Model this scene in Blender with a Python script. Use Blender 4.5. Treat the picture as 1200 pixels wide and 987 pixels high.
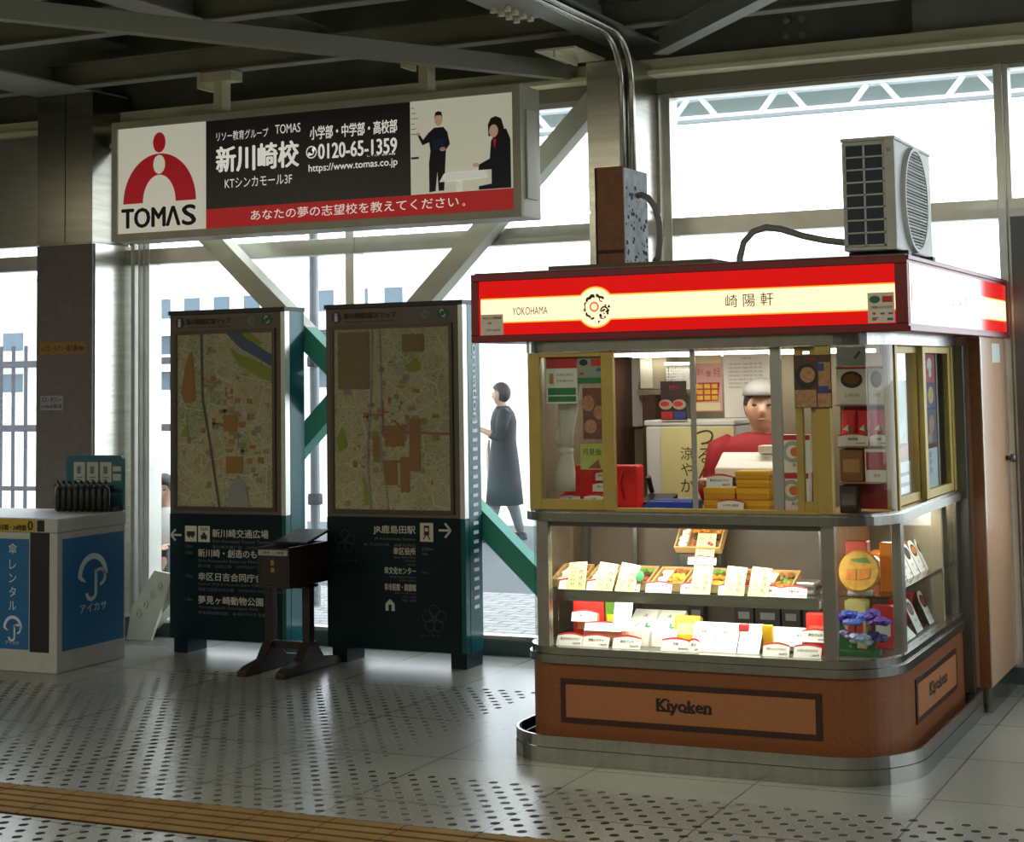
import bpy, bmesh, math, random
from mathutils import Vector, Matrix
random.seed(7)
S = bpy.context.scene
COL = S.collection
PI = math.pi
for o in list(bpy.data.objects): bpy.data.objects.remove(o)

# ------------------------------------------------------------------ camera, sky, lamps, exposure
YAW, PITCH, ROLL = 0.41406, 0.07596, -0.019006
FPX, PX, PY = 1952.86, 680.9, 291.43
cam = bpy.data.cameras.new('camera'); cam_o = bpy.data.objects.new('camera', cam); COL.objects.link(cam_o)
cy_, sy_, cp_, sp_ = math.cos(YAW), math.sin(YAW), math.cos(PITCH), math.sin(PITCH)
fw = Vector((-sy_*cp_, cy_*cp_, sp_)); rt = Vector((cy_, sy_, 0)); up = rt.cross(fw)
r2 = math.cos(ROLL)*rt + math.sin(ROLL)*up; u2 = -math.sin(ROLL)*rt + math.cos(ROLL)*up
cam_o.matrix_world = Matrix(((r2.x, u2.x, -fw.x, 0), (r2.y, u2.y, -fw.y, 0), (r2.z, u2.z, -fw.z, 1.62), (0, 0, 0, 1)))
cam.sensor_fit = 'HORIZONTAL'; cam.sensor_width = 36; cam.lens = FPX*36/1200
cam.shift_x = (600-PX)/1200; cam.shift_y = (PY-493.5)/1200
cam.clip_end = 400
S.camera = cam_o
vs = S.view_settings
vs.view_transform = 'Standard'; vs.look = 'None'; vs.gamma = 1; vs.exposure = 0.0; vs.use_curve_mapping = False

world = bpy.data.worlds.new('sky'); S.world = world; world.use_nodes = True
bg = world.node_tree.nodes['Background']; bg.inputs[0].default_value = (0.90, 0.96, 1.0, 1); bg.inputs[1].default_value = 4.3

def area(name, loc, rot, sx, sy, power, col):
    l = bpy.data.lights.new(name, 'AREA'); l.shape = 'RECTANGLE'; l.size = sx; l.size_y = sy; l.energy = power; l.color = col
    o = bpy.data.objects.new(name, l); o.location = loc; o.rotation_euler = rot; COL.objects.link(o); return o
# the hall's own ceiling lamps: two rows of tubes beside and behind the viewer, shining down and up
for ly in (1.6, -3.0):
    for lx in (-12.0, -9.0, -6.0, -3.0, 0.0):
        area('hall_lamp', (lx, ly, 3.55), (0, 0, 0), 2.4, .16, 62, (1.0, .92, .70))
        area('hall_lamp_upward', (lx, ly, 3.60), (PI, 0, 0), 2.4, .16, 60, (1.0, .92, .70))

# ------------------------------------------------------------------ materials
MATS = {}
def mat(name, col, rough=.5, metal=0.0, var=0.0, scale=8.0, emis=0.0, spec=.5, bump=0.0, stretch=None, coat=0.0, trans=0.0):
    if name in MATS: return MATS[name]
    m = bpy.data.materials.new(name); m.use_nodes = True; MATS[name] = m
    nt = m.node_tree; b = nt.nodes['Principled BSDF']
    c = (*col, 1)
    b.inputs['Base Color'].default_value = c
    b.inputs['Roughness'].default_value = rough; b.inputs['Metallic'].default_value = metal
    b.inputs['Specular IOR Level'].default_value = spec; b.inputs['Coat Weight'].default_value = coat
    if trans: b.inputs['Transmission Weight'].default_value = trans
    if emis:
        b.inputs['Emission Color'].default_value = c; b.inputs['Emission Strength'].default_value = emis
    if var or bump:
        tc = nt.nodes.new('ShaderNodeTexCoord'); mp = nt.nodes.new('ShaderNodeMapping'); n = nt.nodes.new('ShaderNodeTexNoise')
        n.inputs['Scale'].default_value = scale; n.inputs['Detail'].default_value = 4
        if stretch: mp.inputs['Scale'].default_value = stretch
        nt.links.new(tc.outputs['Object'], mp.inputs[0]); nt.links.new(mp.outputs[0], n.inputs['Vector'])
        if var:
            rp = nt.nodes.new('ShaderNodeMapRange'); rp.inputs[3].default_value = 1-var; rp.inputs[4].default_value = 1+var
            rp.inputs[1].default_value = .25; rp.inputs[2].default_value = .75
            mx = nt.nodes.new('ShaderNodeMix'); mx.data_type = 'RGBA'; mx.blend_type = 'MULTIPLY'; mx.inputs[0].default_value = 1
            mx.inputs[6].default_value = c
            nt.links.new(n.outputs[0], rp.inputs[0]); nt.links.new(rp.outputs[0], mx.inputs[7]); nt.links.new(mx.outputs[2], b.inputs['Base Color'])
        if bump:
            bp = nt.nodes.new('ShaderNodeBump'); bp.inputs['Strength'].default_value = bump; bp.inputs['Distance'].default_value = .01
            nt.links.new(n.outputs[0], bp.inputs['Height']); nt.links.new(bp.outputs[0], b.inputs['Normal'])
    return m

def glass(name, tint=(.95, .98, .97), refl=1.0, dirt=0.0):
    if name in MATS: return MATS[name]
    m = bpy.data.materials.new(name); m.use_nodes = True; MATS[name] = m
    nt = m.node_tree; nt.nodes.clear(); N = nt.nodes.new; L = nt.links.new
    out = N('ShaderNodeOutputMaterial'); mix = N('ShaderNodeMixShader'); t = N('ShaderNodeBsdfTransparent'); g = N('ShaderNodeBsdfGlossy')
    lw = N('ShaderNodeFresnel'); lw.inputs[0].default_value = 1.45
    t.inputs[0].default_value = (*tint, 1); g.inputs['Roughness'].default_value = .02; g.inputs[0].default_value = (refl, refl, refl, 1)
    ge = N('ShaderNodeNewGeometry'); sb = N('ShaderNodeMath'); sb.operation = 'SUBTRACT'; sb.inputs[0].default_value = 1; L(ge.outputs['Backfacing'], sb.inputs[1])
    ml = N('ShaderNodeMath'); ml.operation = 'MULTIPLY'; L(lw.outputs[0], ml.inputs[0]); L(sb.outputs[0], ml.inputs[1])
    L(ml.outputs[0], mix.inputs[0]); L(t.outputs[0], mix.inputs[1]); L(g.outputs[0], mix.inputs[2])
    if dirt:
        d = N('ShaderNodeBsdfTranslucent'); d.inputs[0].default_value = (.9, .95, .95, 1); m2 = N('ShaderNodeMixShader')
        n = N('ShaderNodeTexNoise'); n.inputs['Scale'].default_value = 3; mp = N('ShaderNodeMapping'); mp.inputs['Scale'].default_value = (6, 1, .5)
        tc = N('ShaderNodeTexCoord'); mr = N('ShaderNodeMapRange'); mr.inputs[3].default_value = 0; mr.inputs[4].default_value = dirt
        L(tc.outputs['Object'], mp.inputs[0]); L(mp.outputs[0], n.inputs[0]); L(n.outputs[0], mr.inputs[0]); L(mr.outputs[0], m2.inputs[0])
        L(mix.outputs[0], m2.inputs[1]); L(d.outputs[0], m2.inputs[2]); L(m2.outputs[0], out.inputs[0])
    else: L(mix.outputs[0], out.inputs[0])
    return m

STEEL = mat('brushed_steel', (.50, .49, .43), .22, 1.0, .15, 3, stretch=(1, 1, 14))
STEELH = mat('ledge_steel', (.40, .40, .36), .24, 1.0, .12, 3, stretch=(14, 14, 1))
DSTEEL = mat('dark_steel', (.16, .16, .15), .35, .9)
ALU = mat('window_aluminium', (.55, .55, .50), .30, .85, .1, 6)
CREAM = mat('cream_paint', (.84, .80, .52), .5, 0, .10, 4)
BEAMG = mat('grey_beam_paint', (.30, .30, .23), .55, 0, .15, 3)
DECK = mat('roof_deck', (.075, .075, .06), .8, 0, .2, 2)
COLG = mat('column_paint', (.15, .13, .12), .6, 0, .12, 30)
WHITE = mat('white', (.82, .82, .80), .5)
PAPER = mat('paper', (.80, .79, .74), .7)
BLACK = mat('black', (.012, .012, .014), .45)
INK = mat('ink', (.01, .01, .01), .6)
RED = mat('red', (.62, .015, .015), .45)
GLASS = glass('clear_glass', (.96, .98, .97), .9)
WGLASS = glass('window_glass', (.97, .99, 1.0), 1.0, .016)
OCHRE = mat('ochre_frame', (.42, .31, .08), .45, .35, .1, 12)

def floor_material():
    m = bpy.data.materials.new('hall_floor'); m.use_nodes = True; nt = m.node_tree; N = nt.nodes.new; L = nt.links.new
    b = nt.nodes['Principled BSDF']; tc = N('ShaderNodeTexCoord'); sep = N('ShaderNodeSeparateXYZ'); L(tc.outputs['Object'], sep.inputs[0])
    def M(op, a, b_=None, c=None):
        n = N('ShaderNodeMath'); n.operation = op
        for i, v in enumerate((a, b_, c)):
            if v is None: continue
            if isinstance(v, (int, float)): n.inputs[i].default_value = v
            else: L(v, n.inputs[i])
        return n.outputs[0]
    x, y = sep.outputs[0], sep.outputs[1]
    # staggered rows of worn oval dots pressed into the tiles
    v = M('DIVIDE', y, .068); row = M('FLOOR', v); fv = M('SUBTRACT', M('FRACT', v), .5)
    u = M('ADD', M('DIVIDE', x, .094), M('MULTIPLY', row, .5)); fu = M('SUBTRACT', M('FRACT', u), .5)
    du = M('MULTIPLY', fu, .094); dv = M('MULTIPLY', fv, .068)
    r = M('SQRT', M('ADD', M('MULTIPLY', du, du), M('MULTIPLY', dv, dv)))
    dot = M('SUBTRACT', 1.0, M('SMOOTH_MIN', M('MAXIMUM', M('MULTIPLY', M('SUBTRACT', r, .0175), 260), 0), 1.0, .05))
    inb = M('MULTIPLY', M('LESS_THAN', y, 7.9), M('LESS_THAN', x, -3.75))       # walkway to the windows
    inc = M('LESS_THAN', y, 6.14)                                               # hall in front of the stall
    reg = M('MAXIMUM', inb, inc)
    bare = M('MULTIPLY', M('MULTIPLY', M('GREATER_THAN', x, -7.2), M('LESS_THAN', x, -5.95)), M('GREATER_THAN', y, 7.28))
    reg = M('MULTIPLY', reg, M('SUBTRACT', 1.0, bare))
    nz = N('ShaderNodeTexNoise'); nz.inputs['Scale'].default_value = 1.3; nz.inputs['Detail'].default_value = 5; L(tc.outputs['Object'], nz.inputs[0])
    wear = N('ShaderNodeMapRange'); wear.inputs[1].default_value = .3; wear.inputs[2].default_value = .6; wear.inputs[3].default_value = .6; wear.inputs[4].default_value = 1; L(nz.outputs[0], wear.inputs[0])
    dot = M('MULTIPLY', M('MULTIPLY', dot, reg), wear.outputs[0])
    # tile joints
    def joint(c, s, off): return M('LESS_THAN', M('ABSOLUTE', M('SUBTRACT', M('FRACT', M('DIVIDE', M('ADD', c, off), s)), .5)), .004/s)
    jt = M('MAXIMUM', joint(x, .70, 1.06), joint(y, .70, .25))
    sp = N('ShaderNodeTexNoise'); sp.inputs['Scale'].default_value = 260; L(tc.outputs['Object'], sp.inputs[0])
    c1 = N('ShaderNodeValToRGB'); L(sp.outputs[0], c1.inputs[0])
    c1.color_ramp.elements[0].position = .3; c1.color_ramp.elements[0].color = (.17, .175, .155, 1)
    c1.color_ramp.elements[1].position = .7; c1.color_ramp.elements[1].color = (.29, .295, .26, 1)
    k = M('SUBTRACT', 1.0, M('MULTIPLY', dot, .84)); k = M('MULTIPLY', k, M('SUBTRACT', 1.0, M('MULTIPLY', jt, .6)))
    big = N('ShaderNodeMapRange'); big.inputs[3].default_value = .8; big.inputs[4].default_value = 1.2; L(nz.outputs[0], big.inputs[0]); k = M('MULTIPLY', k, big.outputs[0])
    mx = N('ShaderNodeMix'); mx.data_type = 'RGBA'; mx.blend_type = 'MULTIPLY'; mx.inputs[0].default_value = 1
    L(c1.outputs[0], mx.inputs[6]); L(k, mx.inputs[7]); L(mx.outputs[2], b.inputs['Base Color'])
    L(M('ADD', M('MULTIPLY', dot, .5), .27), b.inputs['Roughness']); L(M('SUBTRACT', .42, M('MULTIPLY', dot, .40)), b.inputs['Specular IOR Level'])
    return m

def paving_material():
    m = bpy.data.materials.new('pale_brick_paving'); m.use_nodes = True; nt = m.node_tree; N = nt.nodes.new; L = nt.links.new
    b = nt.nodes['Principled BSDF']; tc = N('ShaderNodeTexCoord'); br = N('ShaderNodeTexBrick')
    br.inputs['Scale'].default_value = 1; br.inputs['Brick Width'].default_value = .22; br.inputs['Row Height'].default_value = .11; br.inputs['Mortar Size'].default_value = .010
    br.inputs['Color1'].default_value = (.34, .34, .33, 1); br.inputs['Color2'].default_value = (.29, .29, .29, 1); br.inputs['Mortar'].default_value = (.11, .12, .13, 1)
    L(tc.outputs['Object'], br.inputs[0]); L(br.outputs[0], b.inputs['Base Color']); b.inputs['Roughness'].default_value = .8
    return m

def wood_laminate():
    m = bpy.data.materials.new('brown_laminate'); m.use_nodes = True; nt = m.node_tree; N = nt.nodes.new; L = nt.links.new
    b = nt.nodes['Principled BSDF']; tc = N('ShaderNodeTexCoord'); n = N('ShaderNodeTexNoise'); n.inputs['Scale'].default_value = 300; n.inputs['Detail'].default_value = 3
    r = N('ShaderNodeValToRGB'); L(tc.outputs['Object'], n.inputs[0]); L(n.outputs[0], r.inputs[0]); L(r.outputs[0], b.inputs['Base Color'])
    r.color_ramp.elements[0].position = .38; r.color_ramp.elements[0].color = (.14, .042, .010, 1); r.color_ramp.elements[1].position = .66; r.color_ramp.elements[1].color = (.28, .098, .028, 1)
    b.inputs['Roughness'].default_value = .42
    return m
LAM = wood_laminate()

def map_material(name, seed, tintA, tintB):
    m = bpy.data.materials.new(name); m.use_nodes = True; nt = m.node_tree; N = nt.nodes.new; L = nt.links.new
    b = nt.nodes['Principled BSDF']; tc = N('ShaderNodeTexCoord'); mp = N('ShaderNodeMapping'); L(tc.outputs['Object'], mp.inputs[0])
    mp.inputs['Rotation'].default_value = (0, .3+seed*.2, 0); mp.inputs['Location'].default_value = (seed*3.1, 0, seed*1.7)
    n = N('ShaderNodeTexNoise'); n.inputs['Scale'].default_value = 5; n.inputs['Detail'].default_value = 6; L(mp.outputs[0], n.inputs[0])
    r = N('ShaderNodeValToRGB'); L(n.outputs[0], r.inputs[0]); e = r.color_ramp.elements
    e[0].position = .32; e[0].color = (*tintA, 1); e[1].position = .68; e[1].color = (*tintB, 1)
    x = r.color_ramp.elements.new(.5); x.color = (.52, .50, .34, 1)
    last = r.outputs[0]
    def layer(scale, w, col, last):
        v = N('ShaderNodeTexVoronoi'); v.feature = 'DISTANCE_TO_EDGE'; v.inputs['Scale'].default_value = scale; L(mp.outputs[0], v.inputs['Vector'])
        c = N('ShaderNodeMath'); c.operation = 'LESS_THAN'; c.inputs[1].default_value = w; L(v.outputs['Distance'], c.inputs[0])
        x = N('ShaderNodeMix'); x.data_type = 'RGBA'; x.inputs[7].default_value = (*col, 1); L(c.outputs[0], x.inputs[0]); L(last, x.inputs[6]); return x.outputs[2]
    last = layer(26, .04, (.54, .52, .38), last); last = layer(7, .022, (.60, .58, .45), last)
    # small dark lettering specks
    n2 = N('ShaderNodeTexNoise'); n2.inputs['Scale'].default_value = 55; mp2 = N('ShaderNodeMapping'); mp2.inputs['Scale'].default_value = (1, 1, 3.4); L(tc.outputs['Object'], mp2.inputs[0]); L(mp2.outputs[0], n2.inputs[0])
    g = N('ShaderNodeMath'); g.operation = 'GREATER_THAN'; g.inputs[1].default_value = .63; L(n2.outputs[0], g.inputs[0])
    x = N('ShaderNodeMix'); x.data_type = 'RGBA'; x.inputs[7].default_value = (.10, .09, .07, 1); L(g.outputs[0], x.inputs[0]); L(last, x.inputs[6])
    L(x.outputs[2], b.inputs['Base Color']); b.inputs['Roughness'].default_value = .6
    return m

# ------------------------------------------------------------------ mesh helpers
class MB:
    def __init__(s): s.bm = bmesh.new()
    def _v(s, p): return s.bm.verts.new(p)
    def face(s, pts):
        try: s.bm.faces.new([s._v(p) for p in pts])
        except ValueError: pass
        return s
    def box(s, x0, x1, y0, y1, z0, z1, M=None):
        c = [Vector((x, y, z)) for z in (z0, z1) for y in (y0, y1) for x in (x0, x1)]
        if M is not None: c = [M @ p for p in c]
        v = [s._v(p) for p in c]
        for f in ((0, 2, 3, 1), (4, 5, 7, 6), (0, 1, 5, 4), (2, 6, 7, 3), (0, 4, 6, 2), (1, 3, 7, 5)): s.bm.faces.new([v[i] for i in f])
        return s
    def prism(s, poly, axis, a, b, M=None):
        # poly: 2-D points in the two other axes (order kept); extruded along axis from a to b
        def P(p, t):
            q = {'x': (t, p[0], p[1]), 'y': (p[0], t, p[1]), 'z': (p[0], p[1], t)}[axis]
            q = Vector(q); return M @ q if M is not None else q
        A = [s._v(P(p, a)) for p in poly]; B = [s._v(P(p, b)) for p in poly]; n = len(poly)
        s.bm.faces.new(A); s.bm.faces.new(B[::-1])
        for i in range(n): s.bm.faces.new((A[i], B[i], B[(i+1) % n], A[(i+1) % n]))
        return s
    def band(s, outer, inner, z0, z1, closed=False):
        n = len(outer); O0 = [s._v((*p, z0)) for p in outer]; O1 = [s._v((*p, z1)) for p in outer]; I0 = [s._v((*p, z0)) for p in inner]; I1 = [s._v((*p, z1)) for p in inner]
        F = s.bm.faces.new
        for i in range(n if closed else n-1):
            j = (i+1) % n
            F((O0[i], O0[j], O1[j], O1[i])); F((I0[j], I0[i], I1[i], I1[j])); F((O1[i], O1[j], I1[j], I1[i])); F((O0[j], O0[i], I0[i], I0[j]))
        if not closed:
            F((O0[0], O1[0], I1[0], I0[0])); F((O0[-1], I0[-1], I1[-1], O1[-1]))
        return s
    def tube(s, pts, r, n=8, cap=True):
        pts = [Vector(p) for p in pts]; rings = []
        R = r if isinstance(r, (list, tuple)) else [r]*len(pts)
        ref = None
        for i, p in enumerate(pts):
            t = (pts[min(i+1, len(pts)-1)] - pts[max(i-1, 0)]).normalized()
            if ref is None: ref = Vector((0, 0, 1)) if abs(t.z) < .9 else Vector((1, 0, 0))
            a = t.cross(ref).normalized(); b = a.cross(t).normalized(); ref = b
            rings.append([s._v(p + R[i]*(math.cos(2*PI*k/n)*a + math.sin(2*PI*k/n)*b)) for k in range(n)])
        for A, B in zip(rings, rings[1:]):
            for k in range(n): s.bm.faces.new((A[k], A[(k+1) % n], B[(k+1) % n], B[k]))
        if cap: s.bm.faces.new(rings[0][::-1]); s.bm.faces.new(rings[-1])
        return s
    def beam(s, p0, p1, w, h, upv=(0, 0, 1), flange=0):
        # a bar from p0 to p1: w across, h along upv; flange>0 makes it an H profile with that thickness
        p0, p1 = Vector(p0), Vector(p1); t = (p1-p0).normalized(); a = t.cross(Vector(upv)).normalized(); b = a.cross(t).normalized(); L = (p1-p0).length
        M = Matrix(((a.x, t.x, b.x, p0.x), (a.y, t.y, b.y, p0.y), (a.z, t.z, b.z, p0.z), (0, 0, 0, 1)))
        if not flange: return s.box(-w/2, w/2, 0, L, -h/2, h/2, M)
        f = flange
        pr = [(-w/2, -h/2), (w/2, -h/2), (w/2, -h/2+f), (f/2, -h/2+f), (f/2, h/2-f), (w/2, h/2-f), (w/2, h/2), (-w/2, h/2), (-w/2, h/2-f), (-f/2, h/2-f), (-f/2, -h/2+f), (-w/2, -h/2+f)]
        return s.prism(pr, 'y', 0, L, M)
    def lathe(s, prof, c=(0, 0, 0), n=20, sx=1, sy=1):
        rings = [[s._v((c[0]+sx*r*math.cos(2*PI*k/n), c[1]+sy*r*math.sin(2*PI*k/n), c[2]+z)) for k in range(n)] for r, z in prof]
        for A, B in zip(rings, rings[1:]):
            for k in range(n): s.bm.faces.new((A[k], A[(k+1) % n], B[(k+1) % n], B[k]))
        s.bm.faces.new(rings[0][::-1]); s.bm.faces.new(rings[-1]); return s
    def loft(s, rings, n=16):
        # rings: (cx, cy, z, rx, ry)
        R = [[s._v((cx+rx*math.cos(2*PI*k/n), cy+ry*math.sin(2*PI*k/n), z)) for k in range(n)] for cx, cy, z, rx, ry in rings]
        for A, B in zip(R, R[1:]):
            for k in range(n): s.bm.faces.new((A[k], A[(k+1) % n], B[(k+1) % n], B[k]))
        s.bm.faces.new(R[0][::-1]); s.bm.faces.new(R[-1]); return s
    def ball(s, c, r, sub=2, sc=(1, 1, 1), jit=0):
        d = bmesh.ops.create_icosphere(s.bm, subdivisions=sub, radius=1)
        for v in d['verts']:
            k = 1 + (random.uniform(-jit, jit) if jit else 0)
            v.co = Vector((c[0]+v.co.x*r*sc[0]*k, c[1]+v.co.y*r*sc[1]*k, c[2]+v.co.z*r*sc[2]*k))
        return s
    def xform(s, M): bmesh.ops.transform(s.bm, matrix=M, verts=s.bm.verts); return s

def wloc(o):
    v = Vector((0, 0, 0))
    while o is not None: v += o.location; o = o.parent
    return v
def obj(name, mb, m, parent=None, loc=None, bevel=0, smooth=False, local=False):
    """Link one mesh. Coordinates in mb are world metres unless local=True; the origin goes to the parent's base (or loc)."""
    bm = mb.bm if isinstance(mb, MB) else mb
    base = wloc(parent) if parent is not None else Vector(loc or (0, 0, 0))
    if not local and base.length: bmesh.ops.translate(bm, verts=bm.verts, vec=-base)
    bmesh.ops.recalc_face_normals(bm, faces=bm.faces)
    me = bpy.data.meshes.new(name); bm.to_mesh(me); bm.free()
    me.materials.append(m)
    if smooth: me.shade_smooth()
    o = bpy.data.objects.new(name, me); COL.objects.link(o)
    if parent is not None: o.parent = parent
    else: o.location = base
    if bevel:
        b = o.modifiers.new('bevel', 'BEVEL'); b.width = bevel; b.segments = 2; b.limit_method = 'ANGLE'; b.angle_limit = math.radians(40)
    return o
def tag(o, label, cat, group=None):
    o['label'] = label; o['category'] = cat
    if group: o['group'] = group
    return o
def thing(name, label, cat, loc=(0, 0, 0), group=None):
    o = bpy.data.objects.new(name, None); o.empty_display_size = .1; o.location = loc; COL.objects.link(o); return tag(o, label, cat, group)
def struct(name, mb, m, bevel=0, smooth=False):
    o = obj(name, mb, m, None, None, bevel, smooth); o['kind'] = 'structure'; return o
def dup(root, loc=None, rot=None, label=None, group=None, scale=None):
    r = root.copy(); COL.objects.link(r)
    if loc is not None: r.location = loc
    if rot is not None: r.rotation_euler = rot
    if scale is not None: r.scale = scale
    if label: r['label'] = label
    if group: r['group'] = group
    for ch in list(root.children):
        c = ch.copy(); COL.objects.link(c); c.parent = r
        for g in list(ch.children):
            d = g.copy(); COL.objects.link(d); d.parent = c
    return r

# lettering: built with the default font, flattened to meshes
_txt = {}
def glyphs(body, bold=0.0, spacing=1.0):
    key = (body, bold, spacing)
    if key not in _txt:
        c = bpy.data.curves.new('lettering', 'FONT'); c.body = body; c.size = 1; c.resolution_u = 3; c.offset = bold; c.space_character = spacing
        o = bpy.data.objects.new('lettering', c); COL.objects.link(o)
        dg = bpy.context.evaluated_depsgraph_get(); me = bpy.data.meshes.new_from_object(o.evaluated_get(dg))
        vs_ = [tuple(v.co) for v in me.vertices]; fs = [tuple(p.vertices) for p in me.polygons]
        bpy.data.objects.remove(o); bpy.data.curves.remove(c); bpy.data.meshes.remove(me); _txt[key] = (vs_, fs)
    return _txt[key]
def FRONT(y): return Matrix(((1, 0, 0, 0), (0, 0, -1, y), (0, 1, 0, 0), (0, 0, 0, 1)))        # u->x, v->z, facing -y
def RIGHT(x): return Matrix(((0, 0, 1, x), (1, 0, 0, 0), (0, 1, 0, 0), (0, 0, 0, 1)))         # u->y, v->z, facing +x
def put_text(mb, M, body, u, v, h, w=None, bold=0.0, spacing=1.0, align='l', rot=0.0):
    vs_, fs = glyphs(body, 0.0, spacing)
    if not vs_: return
    x0 = min(p[0] for p in vs_); x1 = max(p[0] for p in vs_); y0 = min(p[1] for p in vs_); y1 = max(p[1] for p in vs_)
    sv = h/(y1-y0); su = w/(x1-x0) if w else sv; W = su*(x1-x0)
    off = {'l': 0, 'c': -W/2, 'r': -W}[align]
    c, s_ = math.cos(rot), math.sin(rot)
    for q, (bx_, by_) in enumerate(((0, 0), (bold, 0), (-bold, 0), (0, bold*.6), (0, -bold*.6)) if bold else ((0, 0),)):
        V = []
        for p in vs_:
            a, b = (p[0]-x0)*su+off+bx_*sv, (p[1]-y0)*sv+by_*sv
            V.append(mb.bm.verts.new(M @ Vector((u+a*c-b*s_, v+a*s_+b*c, -.00004*q))))
        for f in fs:
            try: mb.bm.faces.new([V[i] for i in f])
            except ValueError: pass
def text(name, m, parent, M, rows, **k):
    mb = MB()
    for r in rows: put_text(mb, M, *r[:3], **{**k, **(dict(h=r[3]) if len(r) < 5 else dict(h=r[3], **r[4]))})
    bm = mb.bm; base = wloc(parent)
    bmesh.ops.translate(bm, verts=bm.verts, vec=-base)
    me = bpy.data.meshes.new(name); bm.to_mesh(me); bm.free(); me.materials.append(m)
    o = bpy.data.objects.new(name, me); COL.objects.link(o); o.parent = parent; return o
def vrows(body, u, top, size, gap=1.12, **k): return [(c, u, top-size-i*size*gap, size*(.55 if c in 'ー・' else 1)if c != 'ー' else size, dict(align='c', **k, **(dict(w=size*.12) if c == 'ー' else {}))) for i, c in enumerate(body)]
def poly(mb, M, pts): mb.face([M @ Vector((p[0], p[1], 0)) for p in pts]); return mb
def rect(mb, M, u0, u1, v0, v1): return poly(mb, M, [(u0, v0), (u1, v0), (u1, v1), (u0, v1)])
def ell(mb, M, u, v, ru, rv, n=32, a0=0, a1=2*PI): return poly(mb, M, [(u+ru*math.cos(a0+(a1-a0)*i/n), v+rv*math.sin(a0+(a1-a0)*i/n)) for i in range(n)])
def arcband(mb, M, u, v, r0, r1, a0, a1, n=24, k=1.0):
    for i in range(n):
        a, b = a0+(a1-a0)*i/n, a0+(a1-a0)*(i+1)/n
        poly(mb, M, [(u+r0*math.cos(a), v+k*r0*math.sin(a)), (u+r1*math.cos(a), v+k*r1*math.sin(a)), (u+r1*math.cos(b), v+k*r1*math.sin(b)), (u+r0*math.cos(b), v+k*r0*math.sin(b))])
    return mb
def stroke(mb, M, pts, w):
    for (a, b) in zip(pts, pts[1:]):
        d = Vector((b[0]-a[0], b[1]-a[1])); L = d.length or 1; n = Vector((-d.y, d.x))/L*w/2
        poly(mb, M, [(a[0]-n.x, a[1]-n.y), (b[0]-n.x, b[1]-n.y), (b[0]+n.x, b[1]+n.y), (a[0]+n.x, a[1]+n.y)])
    return mb

# ================================================================== THE SETTING
fl = MB(); fl.box(-14, 3.2, -8, 8.83, -.06, 0); struct('floor', fl, floor_material())
TACB = mat('tactile_groove', (.022, .012, .005), .8, spec=.1); TACT = mat('tactile_ochre', (.21, .125, .032), .7, 0, .18, 6, spec=.15)
b = MB(); b.box(-14, 6, 5.035, 5.405, 0, .003); tac = struct('floor_tactile_strip', b, TACB)
b = MB()
y0 = 5.043
for k in range(5):
    x = -13.9
    while x < 1.0:
        b.box(x+.003, x+.297, y0+k*.0735, y0+k*.0735+.052, .003, .007); x += .3
obj('raised_bar', b, TACT, tac)

b = MB(); b.box(-60, 30, 8.95, 11.45, -.08, -.01); struct('street_ground', b, paving_material())
b = MB(); b.box(-140, 60, 11.45, 16.6, -.08, -.012); struct('street_asphalt_road', b, mat('asphalt', (.085, .10, .11), .9, 0, .35, 14))
b = MB(); b.box(-260, 120, 16.6, 240, -.08, -.01); struct('street_far_ground', b, mat('far_paving', (.50, .50, .48), .9))

b = MB(); b.box(-14, 6, -8, 8.95, 3.98, 4.1); struct('ceiling', b, DECK)
DARKW = mat('dark_wall', (.09, .09, .085), .7)
b = MB(); b.box(-14.1, -14, -8, 8.95, 0, 4.1); struct('wall_left', b, DARKW)
b = MB(); b.box(3.2, 3.3, -8, 5.3, 0, 4.1); b.box(3.2, 3.3, 5.3, 8.95, 3.3, 4.1); b.box(3.2, 3.3, 5.3, 8.95, 0, .8); struct('wall_right', b, DARKW)
b = MB(); b.box(3.3, 30, -12, 8.95, -.08, -.01); struct('street_side_ground', b, bpy.data.materials['pale_brick_paving'])
b = MB(); b.box(-14, 6, -8.1, -8, 0, 4.1); struct('wall_rear', b, mat('rear_wall', (.13, .12, .10), .8))
b = MB(); b.box(-14, 6, 8.86, 8.95, 3.40, 3.98); struct('wall_back', b, mat('dark_web', (.20, .20, .16), .6, 0, .2, 4))
# cream edge channel over the windows with its lip, and the olive frame under it
b = MB(); b.box(-14, 6, 8.72, 8.86, 3.30, 3.40); b.box(-14, 6, 8.66, 8.72, 3.30, 3.325); struct('trim_1', b, CREAM)
b = MB(); b.box(-14, 6, 8.80, 8.94, 3.215, 3.30); struct('trim_2', b, mat('olive_frame', (.20, .19, .13), .5, .3))
b = MB(); b.box(-14, 6, 8.83, 8.95, -.06, .085); struct('trim_3', b, mat('teal_kerb', (.085, .13, .135), .4, .5))
b = MB(); b.box(-14, -7.57, 8.70, 8.80, 2.56, 3.3); b.box(-14, -7.57, 8.66, 8.82, 2.545, 2.56); struct('wall_panel', b, STEEL)
b = MB(); b.box(-1.425, -1.33, 8.78, 8.95, .085, 2.40); struct('trim_4', b, mat('grey_jamb', (.13, .13, .13), .35, .6))

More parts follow.
